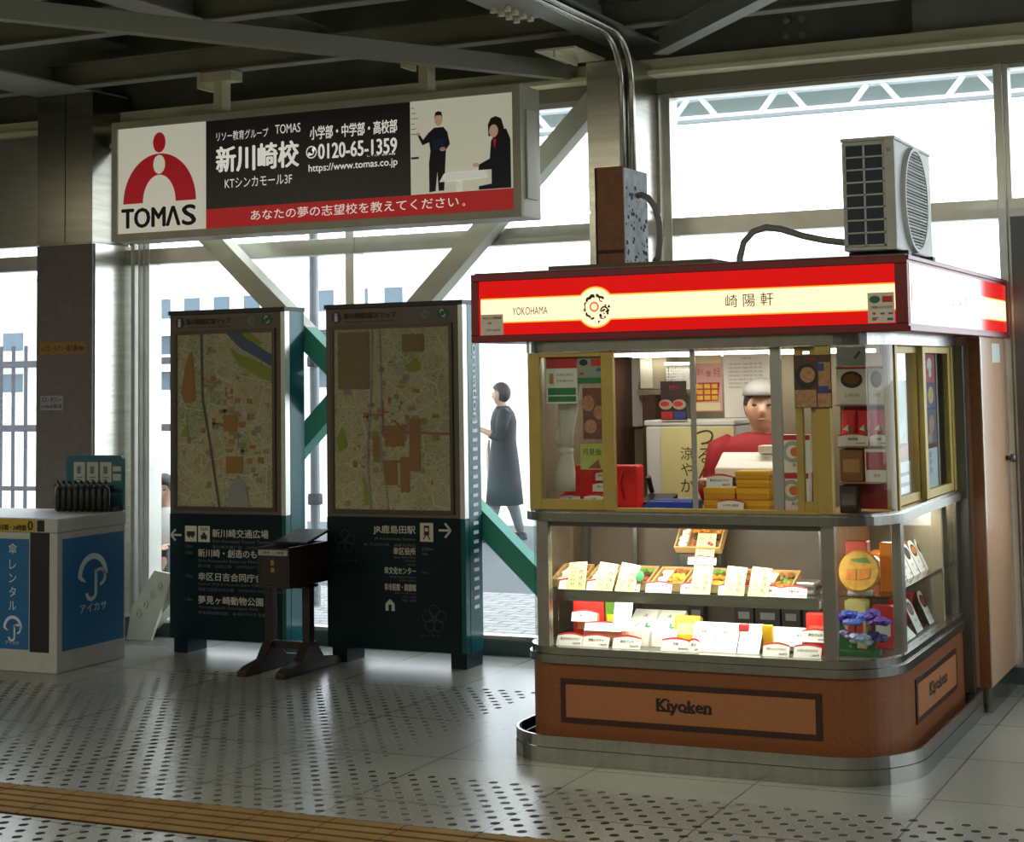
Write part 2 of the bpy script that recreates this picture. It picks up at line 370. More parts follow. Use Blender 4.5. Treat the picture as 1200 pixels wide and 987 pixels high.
def window(n, x0, x1, muls, rail=True):
    f = MB()
    if rail: f.box(x0, x1, 8.83, 8.94, 2.40, 2.50)
    for x, w in muls: f.box(x-w/2, x+w/2, 8.82, 8.95, .085, 3.215)
    for x in (x0, x1): f.box(x-.02, x+.02, 8.84, 8.94, .085, 3.215)
    f.box(x0, x1, 8.85, 8.93, .085, .11); f.box(x0, x1, 8.85, 8.93, 3.19, 3.215)
    w = struct(f'window_{n}', f, ALU, bevel=.003)
    xs = [x0] + [m[0] for m in muls] + [x1]
    for a, c in zip(xs, xs[1:]):
        for z0, z1 in ((.10, 2.42), (2.48, 3.2)):
            g = MB(); g.box(a, c, 8.884, 8.892, z0, z1); obj('pane', g, WGLASS, w)
window(1, -14, -7.57, [(-12.2, .05), (-10.4, .05), (-8.9, .05)])
window(2, -7.12, -3.66, [(-7.05, .010), (-7.01, .012), (-6.97, .010), (-5.44, .06)])
window(3, -3.375, -1.465, [(-3.33, .04), (-1.47, .045)])
window(4, -1.44, 3.2, [(.9, .05)])
f = MB()
for y in (5.33, 7.05, 8.75): f.box(3.20, 3.30, y-.03, y+.03, .8, 3.3)
f.box(3.2, 3.3, 5.3, 8.8, .8, .84); f.box(3.2, 3.3, 5.3, 8.8, 2.42, 2.5); w = struct('window_5', f, ALU)
for a, c in ((5.36, 7.02), (7.08, 8.72)): g = MB(); g.box(3.245, 3.252, a, c, .82, 3.3); obj('pane', g, WGLASS, w)
b = MB(); b.box(-1.33, 3.2, 8.80, 8.83, .085, .80); struct('wall_panel', b, MATS['grey_jamb'])

# steel clad columns
c1 = MB(); c1.box(-7.57, -7.345, 8.45, 8.82, 2.53, 3.5); c1.box(-7.338, -7.12, 8.45, 8.82, 2.53, 3.5); c1.box(-7.56, -7.13, 8.46, 8.82, 2.52, 3.5)
c1 = struct('column', c1, mat('dark_stainless', (.24, .23, .19), .20, 1.0, .15, 3, stretch=(1, 1, 14)))
b = MB(); b.box(-7.57, -7.12, 8.45, 8.82, 0, 2.52); obj('painted_lower_casing', b, COLG, c1)
b = MB(); b.box(-7.119, -7.112, 8.47, 8.82, .12, 2.52); obj('steel_side_panel', b, STEEL, c1)
c2 = MB(); c2.box(-3.66, -3.375, 8.45, 8.82, 2.53, 3.36); c2.box(-3.655, -3.38, 8.455, 8.82, 2.515, 2.53); c2.box(-3.66, -3.375, 8.45, 8.82, 0, 2.515)
struct('column', c2, STEEL)

# roof steel
def hbeam(p0, p1, w, h, m=BEAMG, f=.012):
    b = MB(); b.beam(p0, p1, w, h, flange=f); return struct('ceiling_beam', b, m)
hbeam((-7.345, -8, 3.68), (-7.345, 8.8, 3.68), .45, .36)
kb = hbeam((-3.51, -8, 3.68), (-3.51, 8.8, 3.68), .30, .36, mat('pale_beam_paint', (.34, .34, .29), .5, 0, .1, 3))
b = MB(); b.box(-3.76, -3.465, 5.4, 7.75, 3.478, 3.498); obj('splice_plate', b, MATS['pale_beam_paint'], kb)
for i in range(8):
    x = -3.72+.08*(i % 2); y = 7.69-.09*(i//2); b = MB(); b.lathe([(.018, 0), (.018, .014), (.012, .014), (.012, .028)], (x, y, 3.452), 8); obj('bolt', b, CREAM, kb)
b = MB(); b.box(-3.86, -3.62, 8.2, 8.62, 3.40, 3.412); b.box(-3.75, -3.735, 8.2, 8.5, 3.36, 3.40); obj('gusset_plate', b, CREAM, kb)
hbeam((-5.62, -8, 3.71), (-5.62, 8.72, 3.71), .20, .20, mat('pale_beam_paint', (.34, .34, .29)))
hbeam((-9.6, -8, 3.71), (-9.6, 8.72, 3.71), .20, .20)
for y, z, h in ((8.32, 3.58, .15), (7.5, 3.68, .15), (6.75, 3.72, .15), (5.6, 3.72, .15), (4.2, 3.72, .15), (8.02, 3.86, .08), (7.1, 3.9, .08)):
    hbeam((-14, y, z), (6, y, z), .10, h, BEAMG, .01)
b = MB(); b.beam((-7.4, 2.79, 3.37), (-3.86, 8.7, 3.37), .07, .10); struct('ceiling_beam', b, mat('grey_tie_paint', (.27, .26, .19), .5))
b = MB(); b.beam((-3.28, 8.62, 3.46), (-1.6, 6.8, 3.46), .09, .12, flange=.012); struct('ceiling_beam', b, mat('pale_beam_paint', (.34, .34, .29)))
b = MB(); b.beam((-1.9, 8.80, 3.60), (6, 8.80, 3.60), .12, .4, flange=.014); struct('ceiling_beam', b, BEAMG)
for i in range(4):
    q = MB(); q.lathe([(.02, 0), (.02, .015), (.012, .015), (.012, .03)], (0, 0, 0), 8); q.xform(Matrix.Translation((-2.62+.09*(i % 2), 8.86, 3.48+.09*(i//2))) @ Matrix.Rotation(PI/2, 4, 'X'))
    struct('beam_trim', q, BEAMG)
# lamp batten on the roof steel
# X bracing between the columns
BR = mat('brace_pale', (.62, .62, .50), .5, 0, .08, 5); BRG = mat('brace_green', (.04, .34, .25), .5, 0, .08, 5)
def brace(pA, pB, label, group, z0, z1):
    t = thing('diagonal_brace', label, 'brace', (min(pA[0], pB[0]), 8.65, 0), group)
    def at(z): k = (z-pA[2])/(pB[2]-pA[2]); return Vector(pA)+(Vector(pB)-Vector(pA))*k
    for nm, a, c, m in (('upper_length', pA[2], z1, BR), ('middle_length', z1, z0, BRG), ('lower_length', z0, pB[2], BR)):
        b = MB(); b.beam(at(a), at(c), .12, .12, (0, 1, 0)); obj(nm, b, m, t)
    return t
A = brace((-7.05, 8.63, 3.20), (-3.70, 8.63, .12), 'diagonal steel brace falling from behind the billboard to the stall', 'window braces', .30, 1.90)
B = brace((-3.72, 8.757, 3.21), (-6.92, 8.757, .10), 'diagonal steel brace with a bolted foot beside the white umbrella stand', 'window braces', .75, 1.75)
b = MB(); b.prism([(-7.02, 0.0), (-6.83, 0.0), (-6.66, .42), (-6.80, .44), (-6.98, .20)], 'y', 8.665, 8.69); gp = obj('foot_plate', b, BR, B)
for i in range(4):
    q = MB(); q.lathe([(.03, 0), (.03, .012), (.016, .012), (.016, .03)], (0, 0, 0), 10); q.xform(Matrix.Translation((-6.93+i*.055, 8.665, .17+i*.058)) @ Matrix.Rotation(PI/2, 4, 'X')); obj('bolt', q, BR, gp)

# ------------------------------------------------------------------ outside the windows
FAC = mat('white_facade', (.72, .74, .76), .8); GL = mat('far_window_glass', (.11, .15, .18), .6, spec=.15)
def building(x0, x1, y, h, label, fl_h, cols, d=14):
    t = thing('street_apartment_building', label, 'building', (x0, y, 0), 'buildings across the street')
    b = MB(); b.box(x0, x1, y, y+d, -.05, h); b.box(x0-.3, x1+.3, y-.6, y, h-.25, h); obj('wall', b, FAC, t)
    n = int((h-1)//fl_h)
    for f in range(n):
        for c in range(cols):
            w = (x1-x0)/cols; q = MB(); q.box(x0+w*(c+.22), x0+w*(c+.72), y-.08, y+.02, f*fl_h+1.2, f*fl_h+2.5); obj('window', q, GL, t)
        q = MB(); q.box(x0, x1, y-1.2, y-1.05, f*fl_h+.1, f*fl_h+1.0); q.box(x0, x1, y-1.2, y, f*fl_h, f*fl_h+.1); obj('balcony', q, FAC, t)
    return t
building(-100, -78, 95, 9.6, 'pale apartment block seen left of the grey column', 3.0, 6)
building(-75, -63, 92, 8.4, 'white apartment block seen above the left map board', 2.4, 5)
building(-61, -51, 90, 8.6, 'white apartment block seen between the two map boards', 2.4, 4)
building(-50, -20, 104, 9.6, 'white apartment block seen above the right map board', 2.9, 9)
FEN = mat('dark_fence', (.03, .032, .04), .5)
t = thing('street_fence', 'dark upright-bar fence along the far side of the street', 'fence', (-24, 17.2, 0))
for k in range(60):
    x = -24+k*.21
    if k % 2 == 0 or k < 45: q = MB(); q.box(x, x+.035, 17.18, 17.215, 0, 2.15); obj('fence_bar', q, FEN, t)
for z in (.25, 1.02, 1.86): q = MB(); q.box(-24, -11.4, 17.17, 17.2, z, z+(.09 if z > .5 else .06)); obj('rail', q, FEN, t)
t = thing('lamp_post', 'slim grey post with two collars standing between the map boards', 'post', (-6.72, 10.4, 0))
q = MB(); q.lathe([(.035, 0), (.035, 2.9)], (-6.72, 10.4, 0), 12); obj('pole', q, mat('post_grey', (.2, .22, .24), .4, .5), t)
for z in (.72, 1.72): q = MB(); q.lathe([(.05, 0), (.055, .02), (.055, .06), (.05, .08)], (-6.72, 10.4, z), 12); obj('collar', q, FEN, t)
# pale canopy of the next platform, seen high through the big window
CAN = mat('canopy_sheet', (.46, .43, .26), .8); CANW = mat('canopy_steel', (.80, .85, .88), .6)
t = thing('platform_canopy', 'pale roof canopy on a lattice truss beyond the large window', 'canopy', (-3, 13, 0))
q = MB(); q.box(-9, 6, 12.9, 13.05, 3.885, 3.94); q.box(-9, 6, 12.9, 13.05, 3.715, 3.745); obj('truss_chord', q, CANW, t)
for k in range(40):
    x = -9+k*.38; q = MB(); q.beam((x, 12.93, 3.73), (x+(.14 if k % 2 else -.14), 12.93, 3.90), .035, .04); obj('truss_web', q, CANW, t)
q = MB(); q.box(-9, 6, 13.3, 13.34, 3.745, 3.93); obj('blue_backing_panel', q, mat('canopy_blue', (.55, .64, .66), .8), t)
q = MB(); q.prism([(13.0, 3.94), (17.5, 5.30), (17.5, 5.34), (13.0, 3.98)], 'x', -12, 7); obj('roof_sheet', q, CAN, t)
for x in (-8.6, 5.6): q = MB(); q.box(x-.08, x+.08, 12.92, 13.05, -.01, 3.9); obj('post', q, CANW, t)
q = MB(); q.tube([(-5.2+i*.16, 12.7, 4.18-.07*math.sin(PI*i/9)) for i in range(10)], .012, 6); obj('cable', q, mat('cable_grey', (.30, .28, .26), .7), t)

# ================================================================== BILLBOARD
t = thing('billboard', 'long white framed billboard with red arch logo hung from the roof steel', 'sign', (-5.36, 8.33, 2.49))
SIGNW = mat('billboard_frame', (.50, .47, .37), .5, .2, .12, 6)
X0, X1, Z0, Z1, Y0 = -6.765, -3.955, 2.495, 3.235, 8.20
b = MB(); b.box(X0, X1, Y0+.02, Y0+.255, Z0, Z1); obj('casing', b, SIGNW, t, bevel=.006)
b = MB()
for r in ((X0, X0+.045, Z0, Z1), (X1-.05, X1, Z0, Z1), (X0+.045, X1-.05, Z1-.045, Z1), (X0+.045, X1-.05, Z0, Z0+.045)): b.box(r[0], r[1], Y0, Y0+.02, r[2], r[3])
obj('frame', b, SIGNW, t, bevel=.003)
b = MB(); b.box(X1, X1+.012, Y0+.06, Y0+.20, 2.60, 3.10); obj('side_cover', b, mat('cover_cream', (.62, .59, .46), .5), t, bevel=.003)
P = Y0+.012; F = lambda k: FRONT(P-.0012*k)
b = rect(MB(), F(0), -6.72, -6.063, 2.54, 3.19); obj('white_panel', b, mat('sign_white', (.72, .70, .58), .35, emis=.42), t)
b = rect(MB(), F(0), -6.063, -4.655, 2.655, 3.19); obj('dark_panel', b, mat('sign_black', (.012, .010, .012), .3), t)
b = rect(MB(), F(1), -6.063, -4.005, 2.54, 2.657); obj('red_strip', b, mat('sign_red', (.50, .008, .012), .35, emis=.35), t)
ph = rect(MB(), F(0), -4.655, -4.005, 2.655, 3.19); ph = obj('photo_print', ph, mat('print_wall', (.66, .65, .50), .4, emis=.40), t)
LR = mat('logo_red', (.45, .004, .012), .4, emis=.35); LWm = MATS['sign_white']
lc = -6.408
b = MB(); ell(b, F(1), lc, 3.088, .047, .062); poly(b, F(1), [(lc+.272*math.cos(a), 2.722+.298*math.sin(a)) for a in [PI*i/40 for i in range(41)]]); lg = obj('logo', b, LR, t)
b = MB(); ell(b, F(2), lc, 2.953, .044, .058); poly(b, F(2), [(lc+.122*math.cos(a), 2.7215+.168*math.sin(a)) for a in [PI*i/30 for i in range(31)]]); obj('logo_opening', b, LWm, lg)
text('lettering', INK, t, F(1), [('TOM', -6.69, 2.573, .118, dict(w=.325)), ('Λ', -6.355, 2.575, .115, dict(w=.10)), ('S', -6.235, 2.572, .120, dict(w=.095))], bold=.035)
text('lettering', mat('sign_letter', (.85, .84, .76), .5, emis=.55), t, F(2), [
    ('リソー教育グループ', -5.985, 3.062, .056, dict(w=.37)), ('TOMAS', -5.565, 3.075, .054, dict(w=.175)), ('新川崎校', -5.985, 2.872, .155, dict(w=.58, bold=.03)),
    ('KTシンカモール3F', -5.925, 2.775, .060, dict(w=.475)), ('小学部・中学部・高校部', -5.325, 3.022, .078, dict(w=.585, bold=.015)),
    ('0120-65-1359', -5.268, 2.905, .088, dict(w=.525, bold=.02)), ('https://www.tomas.co.jp', -5.335, 2.822, .055, dict(w=.595, bold=.012)), ('いざ合格', -4.94, 2.895, .012, dict(w=.19)),
    ('あなたの夢の志望校を教えてください', -5.74, 2.572, .062, dict(w=1.39)), ('。', -4.325, 2.575, .016)])
b = MB(); arcband(b, F(2), -5.315, 2.949, .030, .037, 0, 2*PI, 24); arcband(b, F(2), -5.315, 2.949, .010, .018, -2.2, 1.0, 12); ell(b, F(2), -5.300, 2.965, .011, .011, 10); ell(b, F(2), -5.330, 2.938, .011, .011, 10); obj('phone_mark', b, MATS['sign_letter'], t)
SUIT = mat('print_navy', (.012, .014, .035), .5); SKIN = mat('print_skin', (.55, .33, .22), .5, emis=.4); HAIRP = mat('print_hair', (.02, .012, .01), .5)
b = MB()
poly(b, F(2), [(-4.54, 3.0), (-4.50, 3.03), (-4.44, 3.03), (-4.415, 3.0), (-4.40, 2.93), (-4.425, 2.90), (-4.43, 2.83), (-4.44, 2.67), (-4.475, 2.67), (-4.482, 2.78), (-4.495, 2.67), (-4.535, 2.665), (-4.535, 2.83), (-4.525, 2.90)])
poly(b, F(3), [(-4.54, 3.0), (-4.53, 2.95), (-4.575, 2.935), (-4.605, 2.99), (-4.595, 3.0), (-4.57, 2.965)]); obj('suited_figure', b, SUIT, ph)
b = MB(); ell(b, F(3), -4.47, 3.075, .026, .038, 16); ell(b, F(3), -4.602, 3.0, .013, .012, 8); ell(b, F(4), -4.445, 2.905, .02, .012, 8); obj('suited_figure_skin', b, SKIN, ph)
b = MB(); poly(b, F(4), [(-4.497, 3.08), (-4.49, 3.115), (-4.47, 3.122), (-4.45, 3.115), (-4.443, 3.08), (-4.455, 3.098), (-4.485, 3.098)]); obj('suited_figure_hair', b, HAIRP, ph)
b = rect(MB(), F(4), -4.51, -4.43, 2.90, 2.965); obj('blue_folder', b, mat('print_blue', (.02, .04, .16), .5), ph)
b = MB(); rect(b, F(1), -4.65, -4.60, 2.86, 2.872); obj('board_tray', b, mat('print_tray', (.05, .08, .25)), ph)
b = MB()
for i in range(6): rect(b, F(1), -4.648, -4.648+.02+.012*((i*7) % 3), 3.15-i*.03, 3.154-i*.03)
obj('board_writing', b, mat('print_ink', (.25, .25, .22)), ph)
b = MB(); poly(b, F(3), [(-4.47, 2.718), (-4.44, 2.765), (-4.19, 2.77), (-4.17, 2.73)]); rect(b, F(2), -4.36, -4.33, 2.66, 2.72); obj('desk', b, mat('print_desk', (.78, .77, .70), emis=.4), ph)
b = MB(); poly(b, F(4), [(-4.22, 2.66), (-4.02, 2.66), (-4.02, 2.93), (-4.045, 2.99), (-4.10, 2.985), (-4.14, 2.93), (-4.15, 2.83), (-4.22, 2.80), (-4.22, 2.77), (-4.14, 2.77), (-4.14, 2.69), (-4.22, 2.68)]); obj('seated_figure', b, SUIT, ph)
b = MB(); poly(b, F(5), [(-4.155, 2.955), (-4.158, 3.02), (-4.14, 3.055), (-4.11, 3.065), (-4.075, 3.05), (-4.06, 3.0), (-4.04, 2.90), (-4.07, 2.88), (-4.085, 2.955)]); obj('seated_figure_hair', b, HAIRP, ph)
b = MB(); ell(b, F(6), -4.122, 2.983, .028, .036, 16); ell(b, F(6), -4.235, 2.80, .022, .012, 10); obj('seated_figure_skin', b, SKIN, ph)
b = MB(); poly(b, F(7), [(-4.128, 2.94), (-4.105, 2.935), (-4.115, 2.88)]); obj('red_tie', b, LR, ph)
for x in (-6.02, -4.60, ):
    b = MB(); b.box(x-.03, x+.03, 8.27, 8.36, Z1, 3.47); b.box(x-.11, x+.11, 8.26, 8.37, 3.44, 3.50); b.box(x-.13, x-.11, 8.24, 8.39, 3.40, 3.50); obj('hanger', b, CREAM, t)

# ================================================================== MAP BOARDS
TEAL = mat('dark_teal', (.003, .014, .018), .35, 0, .1, 4, spec=.2); TEALS = mat('teal_side', (.010, .085, .095), .16, .15, spec=.4)
TAUPE = mat('taupe_frame', (.12, .095, .075), .45, .3, .08, 10); EDGE = mat('pale_edge', (.75, .76, .74), .25, .6)
SLET = mat('board_letter', (.55, .55, .46), .6); SLETD = mat('board_letter_dim', (.11, .14, .14), .6); PINKL = mat('board_outline', (.05, .065, .07), .6)
ACR = glass('acrylic', (.93, .93, .90))
def board(x0, x1, label, mapmat):
    t = thing('map_board', label, 'information board', ((x0+x1)/2, 8.44, 0), 'map boards'); y = 8.35
    b = MB(); b.box(x0, x1-.03, y, 8.53, .83, 2.035); obj('map_cabinet', b, TAUPE, t, bevel=.003)
    b = MB(); b.box(x0, x1-.03, y-.004, 8.53, .085, .83); obj('lower_panel', b, TEAL, t, bevel=.003)
    b = MB(); b.box(x0-.005, x1+.005, y-.012, 8.555, 2.035, 2.06); obj('top_cap', b, BLACK, t)
    b = MB(); b.box(x1-.03, x1, y, 8.40, .83, 2.035); obj('edge_strip', b, EDGE, t)
    b = MB(); b.box(x1-.03, x1+.002, 8.402, 8.55, .085, 2.035); b.box(x1-.03, x1, y, 8.40, .085, .828); obj('side_panel', b, TEALS, t)
    for x in (x0+.03, x1-.10): b = MB(); b.box(x, x+.10, y+.0, 8.54, 0, .085); obj('leg', b, TEAL, t)
    fr = MB(); u0, u1, v0, v1 = x0+.055, x1-.085, .875, 1.915
    for r in ((u0-.02, u0, v0-.02, v1+.02), (u1, u1+.02, v0-.02, v1+.02), (u0, u1, v1, v1+.02), (u0, u1, v0-.02, v0)): fr.box(r[0], r[1], y-.012, y+.001, r[2], r[3])
    obj('map_frame', fr, mat('map_rim', (.085, .068, .052), .4, .4), t)
    m = rect(MB(), FRONT(y-.001), u0, u1, v0, v1); mp = obj('map_sheet', m, mapmat, t)
    g = MB(); g.box(u0, u1, y-.0115, y-.009, v0, v1); obj('cover_pane', g, ACR, t)
    b = ell(MB(), FRONT(y-.002), x0+.075, 1.985, .032, .034); obj('information_disc', b, mat('disc_navy', (.012, .016, .06)), t)
    text('lettering', SLET, t, FRONT(y-.003), [('i', x0+.064, 1.962, .046, dict(w=.016, bold=.06))])
    b = ell(MB(), FRONT(y-.002), x1-.125, 1.988, .042, .027); em = obj('green_emblem', b, mat('emblem_green', (.01, .10, .05)), t)
    b = MB(); arcband(b, FRONT(y-.003), x1-.130, 1.998, .006, .014, .3, 3.8, 10); arcband(b, FRONT(y-.003), x1-.120, 1.979, .006, .014, -2.8, .6, 10); obj('emblem_mark', b, SLET, em)
    b = ell(MB(), FRONT(y-.002), x1-.235, 1.985, .034, .028); em = obj('blue_emblem', b, mat('emblem_grey', (.10, .13, .16)), t)
    b = arcband(MB(), FRONT(y-.003), x1-.235, 1.983, .016, .022, .2, 5.0, 14); obj('emblem_mark', b, mat('emblem_ochre', (.25, .2, .1)), em)
    return t, y, (u0, u1, v0, v1), mp
M1 = map_material('map_print_wide', 0, (.30, .34, .20), (.50, .36, .22)); M2 = map_material('map_print_near', 1, (.36, .38, .25), (.52, .42, .28))
t, y, (u0, u1, v0, v1), mp = board(-6.435, -5.60, 'left map board with a river across its upper right corner', M1)
FY = FRONT(y-.0048)
RIV = mat('map_river', (.09, .14, .30), .6); PARK = mat('map_green', (.28, .36, .05), .6); ORG = mat('map_orange', (.40, .20, .06), .6); LIL = mat('map_lilac', (.36, .36, .38), .6); PNK = mat('map_pink', (.45, .12, .16), .6)
b = poly(MB(), FY @ Matrix.Translation((0, 0, 0.00000)), [(u0+.36, v1), (u0+.46, v1-.09), (u0+.56, v1-.14), (u1, v1-.21), (u1, v1-.14), (u0+.60, v1-.085), (u0+.50, v1-.03), (u0+.47, v1)]); obj('river', b, RIV, mp)
b = poly(MB(), FY @ Matrix.Translation((0, 0, 0.00045)), [(u0+.47, v1), (u0+.50, v1-.03), (u0+.60, v1-.085), (u0+.62, v1-.06), (u0+.53, v1)]); poly(b, FY @ Matrix.Translation((0, 0, 0.00045)), [(u0+.38, v1-.08), (u0+.46, v1-.13), (u0+.56, v1-.16), (u1, v1-.23), (u1, v1-.30), (u0+.60, v1-.27), (u0+.45, v1-.19)]); poly(b, FY @ Matrix.Translation((0, 0, 0.00045)), [(u0+.03, v0+.42), (u0+.09, v0+.42), (u0+.07, v0+.50)]); obj('riverbank', b, PARK, mp)
b = MB(); poly(b, FY @ Matrix.Translation((0, 0, 0.00090)), [(u0+.06, v1-.42), (u0+.03, v1-.36), (u0+.07, v1-.16), (u0+.11, v1-.10), (u0+.14, v1-.40)]); rect(b, FY @ Matrix.Translation((0, 0, 0.00090)), u0+.36, u0+.48, v0+.20, v0+.30); rect(b, FY @ Matrix.Translation((0, 0, 0.00090)), u0+.34, u0+.44, v0+.45, v0+.55); obj('built_up_area', b, ORG, mp)
b = poly(MB(), FY @ Matrix.Translation((0, 0, 0.00135)), [(u0+.40, v0), (u0+.37, v0+.10), (u0+.44, v0+.19), (u0+.50, v0+.14), (u0+.53, v0)]); obj('station_area', b, LIL, mp)
b = stroke(MB(), FY @ Matrix.Translation((0, 0, 0.00180)), [(u0+.18, v1), (u0+.19, v1-.4), (u0+.24, v0+.4), (u0+.31, v0)], .014); obj('railway', b, mat('map_rail', (.12, .11, .10), .6), mp)
F3 = FRONT(y-.0075)
text('lettering', INK, t, FRONT(y-.003), [('新川崎駅広域マップ', -6.31, 1.972, .036, dict(w=.32, bold=.02)), ('Shin-Kawasaki Station Area Map', -6.29, 1.95, .012, dict(w=.30))])
text('lettering', SLET, t, F3, [('新川崎交通広場', -6.118, .693, .050, dict(w=.40, bold=.015)), ('新川崎・創造のもり', -6.222, .575, .048, dict(w=.47, bold=.015)), ('幸区日吉合同庁舎', -6.222, .435, .048, dict(w=.465, bold=.015)), ('夢見ヶ崎動物公園', -6.222, .297, .048, dict(w=.465, bold=.015))])
text('lettering', SLETD, t, F3, [('Shin-Kawasaki Transit Terminal', -6.118, .662, .018, dict(w=.44)), ('新川崎交通广场　신카와사키 교통광장', -6.118, .627, .020, dict(w=.50)), ('140m', -6.315, .628, .017),
    ('550m', -6.315, .590, .018), ('Shin-Kawasaki Sozo no Mori', -6.222, .545, .018, dict(w=.43)), ('新川崎・创造之森　신카와사키 창조의 숲', -6.222, .512, .020, dict(w=.54)),
    ('750m', -6.315, .450, .018), ('Saiwai Ward Hiyoshi Joint Office', -6.222, .405, .018, dict(w=.47)), ('幸区日吉联合办公楼　사이와이구 히요시 합동청사', -6.222, .373, .020, dict(w=.62)),
    ('1.2km', -6.318, .312, .018), ('Yumemigasaki Zoological Park', -6.222, .267, .018, dict(w=.43)), ('梦见崎动物公园　유메미가사키 동물공원', -6.222, .235, .020, dict(w=.54))])
b = MB(); stroke(b, F3, [(-6.425, .702), (-6.345, .702)], .012); stroke(b, F3, [(-6.388, .735), (-6.424, .702), (-6.388, .669)], .012); obj('left_arrow', b, SLET, t)
def map_blocks(mp, FYm, u0, v0, w, h, seed, cols):
    rnd = random.Random(seed)
    for li, (nm, m_, n) in enumerate(cols):
        b = MB(); FYl = FYm @ Matrix.Translation((0, 0, .0005*li))
        for i in range(n):
            cu, cv = u0+w*(.5+rnd.gauss(0, .22)), v0+h*(.45+rnd.gauss(0, .22)); a = rnd.uniform(.006, .026); c = rnd.uniform(.005, .02); k = rnd.uniform(-.006, .006)
            if u0+.03 < cu < u0+w-.03 and v0+.03 < cv < v0+h-.03: poly(b, FYl, [(cu-a, cv-c), (cu+a, cv-c+k), (cu+a-k, cv+c), (cu-a-k, cv+c-k)])
        obj(nm, b, m_, mp)
MAPC = [('tan_blocks', mat('map_tan', (.36, .19, .08), .6), 26), ('rose_blocks', mat('map_rose', (.44, .24, .18), .6), 22), ('green_blocks', mat('map_moss', (.24, .32, .10), .6), 16), ('grey_blocks', mat('map_grey', (.30, .31, .28), .6), 22)]
map_blocks(mp, FRONT(y-.0022), u0, v0, u1-u0, v1-v0, 4, MAPC)
def picto(u, v, w, h, kind):
    b = rect(MB(), F3, u, u+w, v, v+h); p = obj(kind+'_symbol', b, SLET, t); K = FRONT(y-.0085); b = MB()
    if kind == 'bus': rect(b, K, u+.012, u+w-.012, v+.035, v+.062); ell(b, K, u+.03, v+.032, .009, .009, 10); ell(b, K, u+w-.03, v+.032, .009, .009, 10)
    if kind == 'taxi':
        rect(b, K, u+.02, u+w-.02, v+.02, v+.042); poly(b, K, [(u+.028, v+.042), (u+.04, v+.06), (u+w-.04, v+.06), (u+w-.028, v+.042)]); ell(b, K, u+.032, v+.02, .008, .008, 10); ell(b, K, u+w-.032, v+.02, .008, .008, 10)
        put_text(b, K, 'TAXI', u+.015, v+h-.028, .020, w-.03, .03)
    if kind == 'train':
        rect(b, K, u+.025, u+w-.025, v+.035, v+h-.015); stroke(b, K, [(u+.02, v+.012), (u+.036, v+.035)], .007); stroke(b, K, [(u+w-.02, v+.012), (u+w-.036, v+.035)], .007)
    obj('pictogram', b, INK, p)
    if kind == 'train': obj('train_window', rect(MB(), FRONT(y-.0095), u+.032, u+w-.032, v+.058, v+.076), SLET, p)
picto(-6.318, .664, .085, .095, 'bus'); picto(-6.222, .664, .085, .095, 'taxi')

t, y, (u0, u1, v0, v1), mp = board(-5.315, -4.41, 'right map board with the word information down its edge', M2)
FY = FRONT(y-.0048); F3 = FRONT(y-.0075)
map_blocks(mp, FRONT(y-.0022), u0, v0, u1-u0, v1-v0, 9, MAPC)
b = MB(); rect(b, FY @ Matrix.Translation((0, 0, 0.00225)), u0+.03, u0+.24, v1-.35, v1-.02); rect(b, FY @ Matrix.Translation((0, 0, 0.00225)), u0+.46, u0+.60, v1-.14, v1-.04); obj('yard_area', b, mat('map_brown', (.27, .21, .12), .6), mp)
b = MB(); poly(b, FY @ Matrix.Translation((0, 0, 0.00000)), [(u0+.47, v1-.22), (u0+.56, v1-.18), (u0+.58, v1-.24), (u0+.50, v1-.26)]); poly(b, FY @ Matrix.Translation((0, 0, 0.00000)), [(u0+.01, v0+.40), (u0+.06, v0+.48), (u0+.09, v0+.36), (u0+.04, v0+.33)]); poly(b, FY @ Matrix.Translation((0, 0, 0.00000)), [(u0+.20, v0+.02), (u0+.19, v0+.20), (u0+.24, v0+.10), (u0+.25, v0+.03)]); obj('park', b, PARK, mp)
b = MB(); rect(b, FY @ Matrix.Translation((0, 0, 0.00045)), u0+.33, u0+.42, v0+.14, v0+.28); rect(b, FY @ Matrix.Translation((0, 0, 0.00045)), u0+.44, u0+.50, v0+.10, v0+.30); rect(b, FY @ Matrix.Translation((0, 0, 0.00045)), u0+.26, u0+.31, v0+.30, v0+.42); rect(b, FY @ Matrix.Translation((0, 0, 0.00045)), u0+.34, u0+.47, v0+.36, v0+.48); rect(b, FY @ Matrix.Translation((0, 0, 0.00045)), u0+.50, u0+.57, v0+.22, v0+.52); obj('built_up_area', b, mat('map_tan', (.36, .19, .08), .6), mp)
b = MB(); stroke(b, FY @ Matrix.Translation((0, 0, 0.00090)), [(u0+.26, v1), (u0+.25, v1-.38), (u0+.22, v0+.3), (u0+.24, v0)], .012); stroke(b, FY @ Matrix.Translation((0, 0, 0.00090)), [(u0+.31, v1), (u0+.32, v1-.40), (u0+.31, v0+.35), (u0+.36, v0)], .008); obj('railway', b, LIL, mp)
b = MB(); stroke(b, FY @ Matrix.Translation((0, 0, 0.00135)), [(u0+.22, v1-.50), (u0+.33, v1-.50)], .008); stroke(b, FY @ Matrix.Translation((0, 0, 0.00135)), [(u0+.40, v1-.53), (u0+.48, v1-.60), (u1, v1-.61)], .014); stroke(b, FY @ Matrix.Translation((0, 0, 0.00135)), [(u0+.33, v1-.42), (u0+.33, v1-.62)], .007); obj('red_route', b, PNK, mp)
text('lettering', INK, t, FRONT(y-.003), [('新川崎駅周辺マップ', -5.19, 1.972, .036, dict(w=.35, bold=.02)), ('Shin-Kawasaki Station Vicinity Map', -5.18, 1.95, .012, dict(w=.32))])
